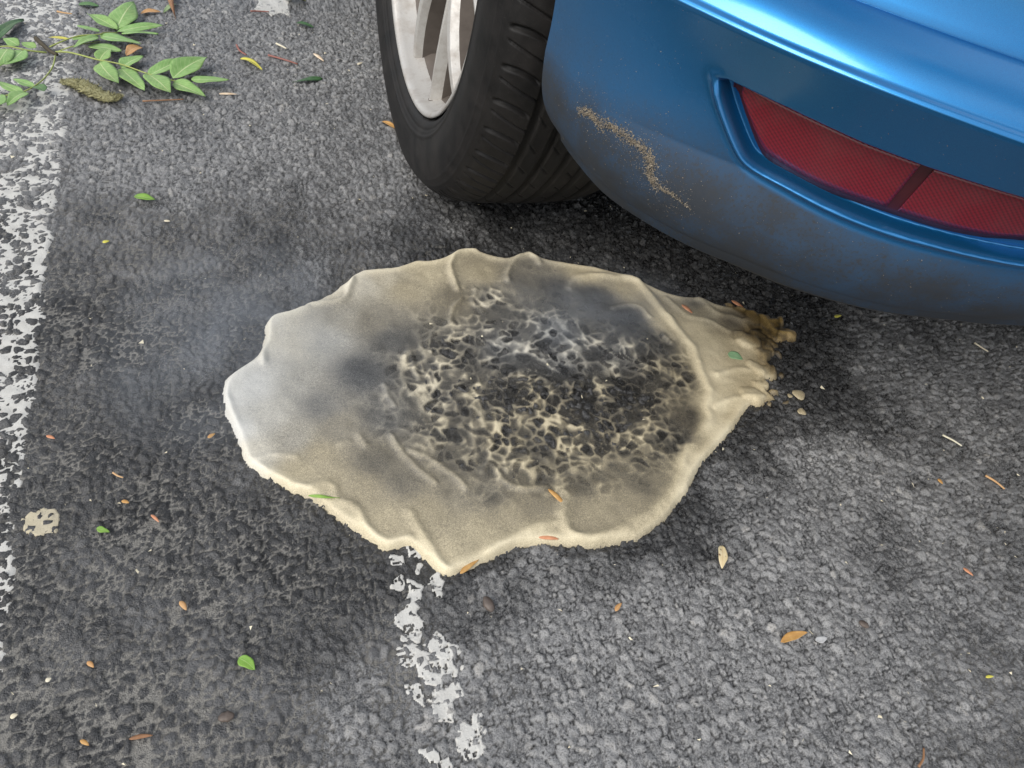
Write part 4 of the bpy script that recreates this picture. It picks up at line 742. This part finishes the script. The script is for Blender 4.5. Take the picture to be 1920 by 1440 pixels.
# ------------------------------------------------------------------ leaves and litter
def leaf_mesh(L_,W_,fold=.2,curl=.3,tooth=0.,seed=0,tipsharp=1.,thick=.0002):
    r=random.Random(seed); nu,nv=14,8; V=[];F=[];UV=[]
    bend=r.uniform(-.12,.12)
    for i in range(nu+1):
        f=i/nu; wd=W_*.5*(math.sin(math.pi*min(1,f**.8))**.75)*(1-.25*f*tipsharp)
        if f in(0,): wd=W_*.02
        for j in range(nv+1):
            v=j/nv*2-1; tt=1+tooth*(((i%2)*2-1))*(abs(v)>.9)
            y=wd*v*tt*(1+.10*math.sin(9*f+seed*1.7+v))+bend*L_*math.sin(math.pi*f)*.4
            zz=fold*abs(v)*wd+curl*L_*.10*math.sin(math.pi*f)*(1-.5*abs(v))+.02*L_*math.sin(5*f+seed)*v
            V.append((L_*f,y,zz)); UV.append((f,j/nv,0,1))
    for i in range(nu):
        for j in range(nv):
            a=i*(nv+1)+j; F.append((a,a+nv+1,a+nv+2,a+1))
    return V,F,UV
def put_leaf(name,a,b,W_,mat,parent=None,fold=.2,curl=.3,tooth=0.,z0=.002,seed=0,tilt=0.):
    L_=math.dist(a,b); V,F,UV=leaf_mesh(L_,W_,fold,curl,tooth,seed)
    o=mesh_obj(name,V,F,mat,parent); at=o.data.attributes.new('leafuv','FLOAT_COLOR','POINT'); at.data.foreach_set('color',np.array(UV,np.float32).ravel())
    so=o.modifiers.new('s','SOLIDIFY'); so.thickness=.0003
    o.location=(a[0],a[1],z0); o.rotation_euler=(tilt,-.06 if parent else 0,math.atan2(b[1]-a[1],b[0]-a[0]))
    return o
def tube(name,pts,r0,r1,mat,parent=None,z0=.003,seg=7,lift=.0):
    pts=crom(pts,max(8,len(pts)*4)); n=len(pts); V=[];F=[]
    for i,p in enumerate(pts):
        d=pts[min(i+1,n-1)]-pts[max(i-1,0)]; d=d/(np.linalg.norm(d)+1e-9); r_=r0+(r1-r0)*i/(n-1)
        zc=z0+r_+lift*math.sin(math.pi*i/(n-1))
        for q in range(seg):
            a=2*math.pi*q/seg; V.append((p[0]-d[1]*math.cos(a)*r_,p[1]+d[0]*math.cos(a)*r_,zc+math.sin(a)*r_))
    for i in range(n-1):
        for q in range(seg): F.append((i*seg+q,i*seg+(q+1)%seg,(i+1)*seg+(q+1)%seg,(i+1)*seg+q))
    F.append(tuple(range(seg))[::-1]); F.append(tuple((n-1)*seg+q for q in range(seg)))
    o=mesh_obj(name,V,F,mat,parent)
    at=o.data.attributes.new('leafuv','FLOAT_COLOR','POINT'); at.data.foreach_set('color',np.tile(np.array([.5,.9,0,1],np.float32),len(V)))
    return o
spg=empty('ash_sprig',(0,0,0)); tag(spg,'fallen ash sprig with fresh green leaflets lying across the white line','sprig')
for w_,pts in SPRIG_STEMS: tube('stem',pts,w_*.0007,w_*.00045,M['stem'],spg,.004,lift=.006)
tube('twig',SPRIG_TWIG,.0032,.0024,M['twig'],spg,.002)
lm={1:'ash',2:'tan',3:'midgreen',4:'yellow'}
for k,(a,b,W_,kd) in enumerate(SPRIG_LEAFLETS):
    put_leaf('leaflet',a,b,W_*1.22,M[lm[kd]],spg,fold=rng.uniform(.05,.35),curl=rng.uniform(.1,.5),z0=rng.uniform(.006,.011),seed=k,tilt=rng.uniform(-.15,.15))
ct=np.array(CATKIN); V=[];F=[]
pts=crom(CATKIN,30); seg=16
for i,p in enumerate(pts):
    d=pts[min(i+1,29)]-pts[max(i-1,0)]; d/=np.linalg.norm(d); f=i/29; r_=.011*math.sin(math.pi*min(1,.06+.92*f))**.6
    for q in range(seg):
        a=2*math.pi*q/seg; k_=r_*(1+.22*math.sin(7*a+3*i)+.18*rng.uniform(-1,1)); V.append((p[0]-d[1]*math.cos(a)*k_,p[1]+d[0]*math.cos(a)*k_,.005+max(-.004,.34*math.sin(a)*k_)))
for i in range(29):
    for q in range(seg): F.append((i*seg+q,i*seg+(q+1)%seg,(i+1)*seg+(q+1)%seg,(i+1)*seg+q))
F+= [tuple(range(seg))[::-1],tuple(29*seg+q for q in range(seg))]
for k in range(1500):
    v=Vector(V[rng.randrange(30*seg)]); d=Vector((rng.gauss(0,1),rng.gauss(0,1),abs(rng.gauss(0,.6)))).normalized(); e2=d.cross(Vector((rng.random(),rng.random(),rng.random()))).normalized()*.0006; n0=len(V); l_=rng.uniform(.002,.0055); V+= [tuple(v+e2),tuple(v-e2),tuple(v+d*l_)]; F.append((n0,n0+1,n0+2))
tag(mesh_obj('withered_catkin',V,F,M['catkin']),'mossy olive brown withered catkin below the ash sprig','catkin')
for k,(kd,nm,lab,a,b,W_,mt,q) in enumerate(LITTER):
    zf=froth_z((a[0]+b[0])/2,(a[1]+b[1])/2); z0=(zf+.0008) if zf is not None else .0022
    if kd=='leaf':
        o=put_leaf(nm,a,b,W_,M[mt],None,fold=q*1.2,curl=.3+q,tooth=.15 if 'toothed' in nm else 0,z0=z0,seed=k+40)
        cat='leaf'
    elif kd=='stick':
        mid=((a[0]+b[0])/2+rng.uniform(-.1,.1)*math.dist(a,b),(a[1]+b[1])/2+rng.uniform(-.1,.1)*math.dist(a,b))
        o=tube(nm,[a,mid,b],W_*.5,W_*.35,M[mt],None,z0); cat={'leaf_stalk':'stalk','straw':'straw','twig':'twig'}[nm]
    else:
        L_=math.dist(a,b); V=[];F=[];UV=[]; nu,nv=10,10; r=random.Random(k); peb=nm=='pebble'; ht=W_*(.35 if peb else .22)
        for i in range(nu+1):
            f=i/nu; wd=W_*.5*math.sin(math.pi*min(1,.03+.94*(f if peb else f**.75)))**(.55 if peb else .8)
            for j in range(nv):
                an=2*math.pi*j/nv; kk=1+(.14 if peb else .06)*r.uniform(-1,1)
                V.append((L_*f,wd*math.cos(an)*kk+(.04*L_*math.sin(3*f) if not peb else 0),ht*.8*math.sin(an)*(wd/(W_*.5+1e-9))*kk+(0 if not peb else 0))); UV.append((f,.5+.5*math.cos(an),0,1))
        for i in range(nu):
            for j in range(nv): F.append((i*nv+j,i*nv+(j+1)%nv,(i+1)*nv+(j+1)%nv,(i+1)*nv+j))
        F+= [tuple(range(nv))[::-1],tuple(nu*nv+j for j in range(nv))]
        o=mesh_obj(nm,V,F,M[mt]); at=o.data.attributes.new('leafuv','FLOAT_COLOR','POINT'); at.data.foreach_set('color',np.array(UV,np.float32).ravel())
        o.location=(a[0],a[1],z0+ht*.3); o.rotation_euler=(0,0,math.atan2(b[1]-a[1],b[0]-a[0]))
        cat={'seed_key':'seed key','seed_husk':'husk','seed':'seed','pebble':'pebble'}[nm]
    tag(o,lab,cat)

# loose grit: pale crumbs scattered over the asphalt
V=[];F=[]
for k in range(420):
    x_,y_=rng.uniform(-.62,.7),rng.uniform(-.92,.4); n0=len(V); sz=rng.choice((.0006,.0008,.001,.0014))
    for q in range(4): V.append((x_+rng.gauss(0,1)*sz,y_+rng.gauss(0,1)*sz,.0012+rng.random()*sz*1.5))
    F+= [(n0,n0+1,n0+2),(n0,n0+2,n0+3),(n0,n0+3,n0+1),(n0+1,n0+3,n0+2)]
o=mesh_obj('grit',V,F,M['cream'],smooth=False); at=o.data.attributes.new('leafuv','FLOAT_COLOR','POINT'); at.data.foreach_set('color',np.tile(np.array([.5,.9,0,1],np.float32),len(V)))
tag(o,'pale crumbs of grit scattered over the asphalt','grit',kind='stuff')

# thin bluish smoke drifting low over the froth
def m_smoke(name,dens,seed):
    m_=bpy.data.materials.new(name); m_.use_nodes=True; t=m_.node_tree; t.nodes.clear()
    out=t.nodes.new('ShaderNodeOutputMaterial'); pv=t.nodes.new('ShaderNodeVolumePrincipled'); pv.inputs['Color'].default_value=(.80,.88,1,1); pv.inputs['Anisotropy'].default_value=0
    tc_=t.nodes.new('ShaderNodeTexCoord'); nz_=t.nodes.new('ShaderNodeTexNoise'); nz_.inputs['Scale'].default_value=1.7; nz_.inputs['Detail'].default_value=2; nz_.inputs['Distortion'].default_value=1.2
    ad=t.nodes.new('ShaderNodeVectorMath'); ad.operation='ADD'; ad.inputs[1].default_value=(seed,seed*.7,0)
    ln_=t.nodes.new('ShaderNodeVectorMath'); ln_.operation='LENGTH'
    r1=t.nodes.new('ShaderNodeMapRange'); r1.inputs[1].default_value=.98; r1.inputs[2].default_value=.25
    r2=t.nodes.new('ShaderNodeMapRange'); r2.inputs[1].default_value=.38; r2.inputs[2].default_value=.66
    mu=t.nodes.new('ShaderNodeMath'); mu.operation='MULTIPLY'; mv=t.nodes.new('ShaderNodeMath'); mv.operation='MULTIPLY'; mv.inputs[1].default_value=dens
    l=t.links.new; l(tc_.outputs['Object'],ad.inputs[0]); l(ad.outputs[0],nz_.inputs['Vector']); l(tc_.outputs['Object'],ln_.inputs[0])
    l(ln_.outputs['Value'],r1.inputs[0]); l(nz_.outputs['Fac'],r2.inputs[0]); l(r1.outputs[0],mu.inputs[0]); l(r2.outputs[0],mu.inputs[1]); l(mu.outputs[0],mv.inputs[0])
    l(mv.outputs[0],pv.inputs['Density']); l(pv.outputs[0],out.inputs['Volume']); m_.cycles.volume_step_rate=2.0
    return m_
def smoke(label,loc,rad,rz,dens,seed):
    bm_=bmesh.new(); bmesh.ops.create_icosphere(bm_,subdivisions=3,radius=1); me=bpy.data.meshes.new('smoke'); bm_.to_mesh(me); bm_.free()
    me.materials.append(m_smoke('smoke_wisp',dens,seed)); o=bpy.data.objects.new('smoke',me); o.location=loc; o.scale=rad; o.rotation_euler=(0,0,rz); link(o); tag(o,label,'smoke',kind='stuff')
for a in SMOKE: smoke(*a)
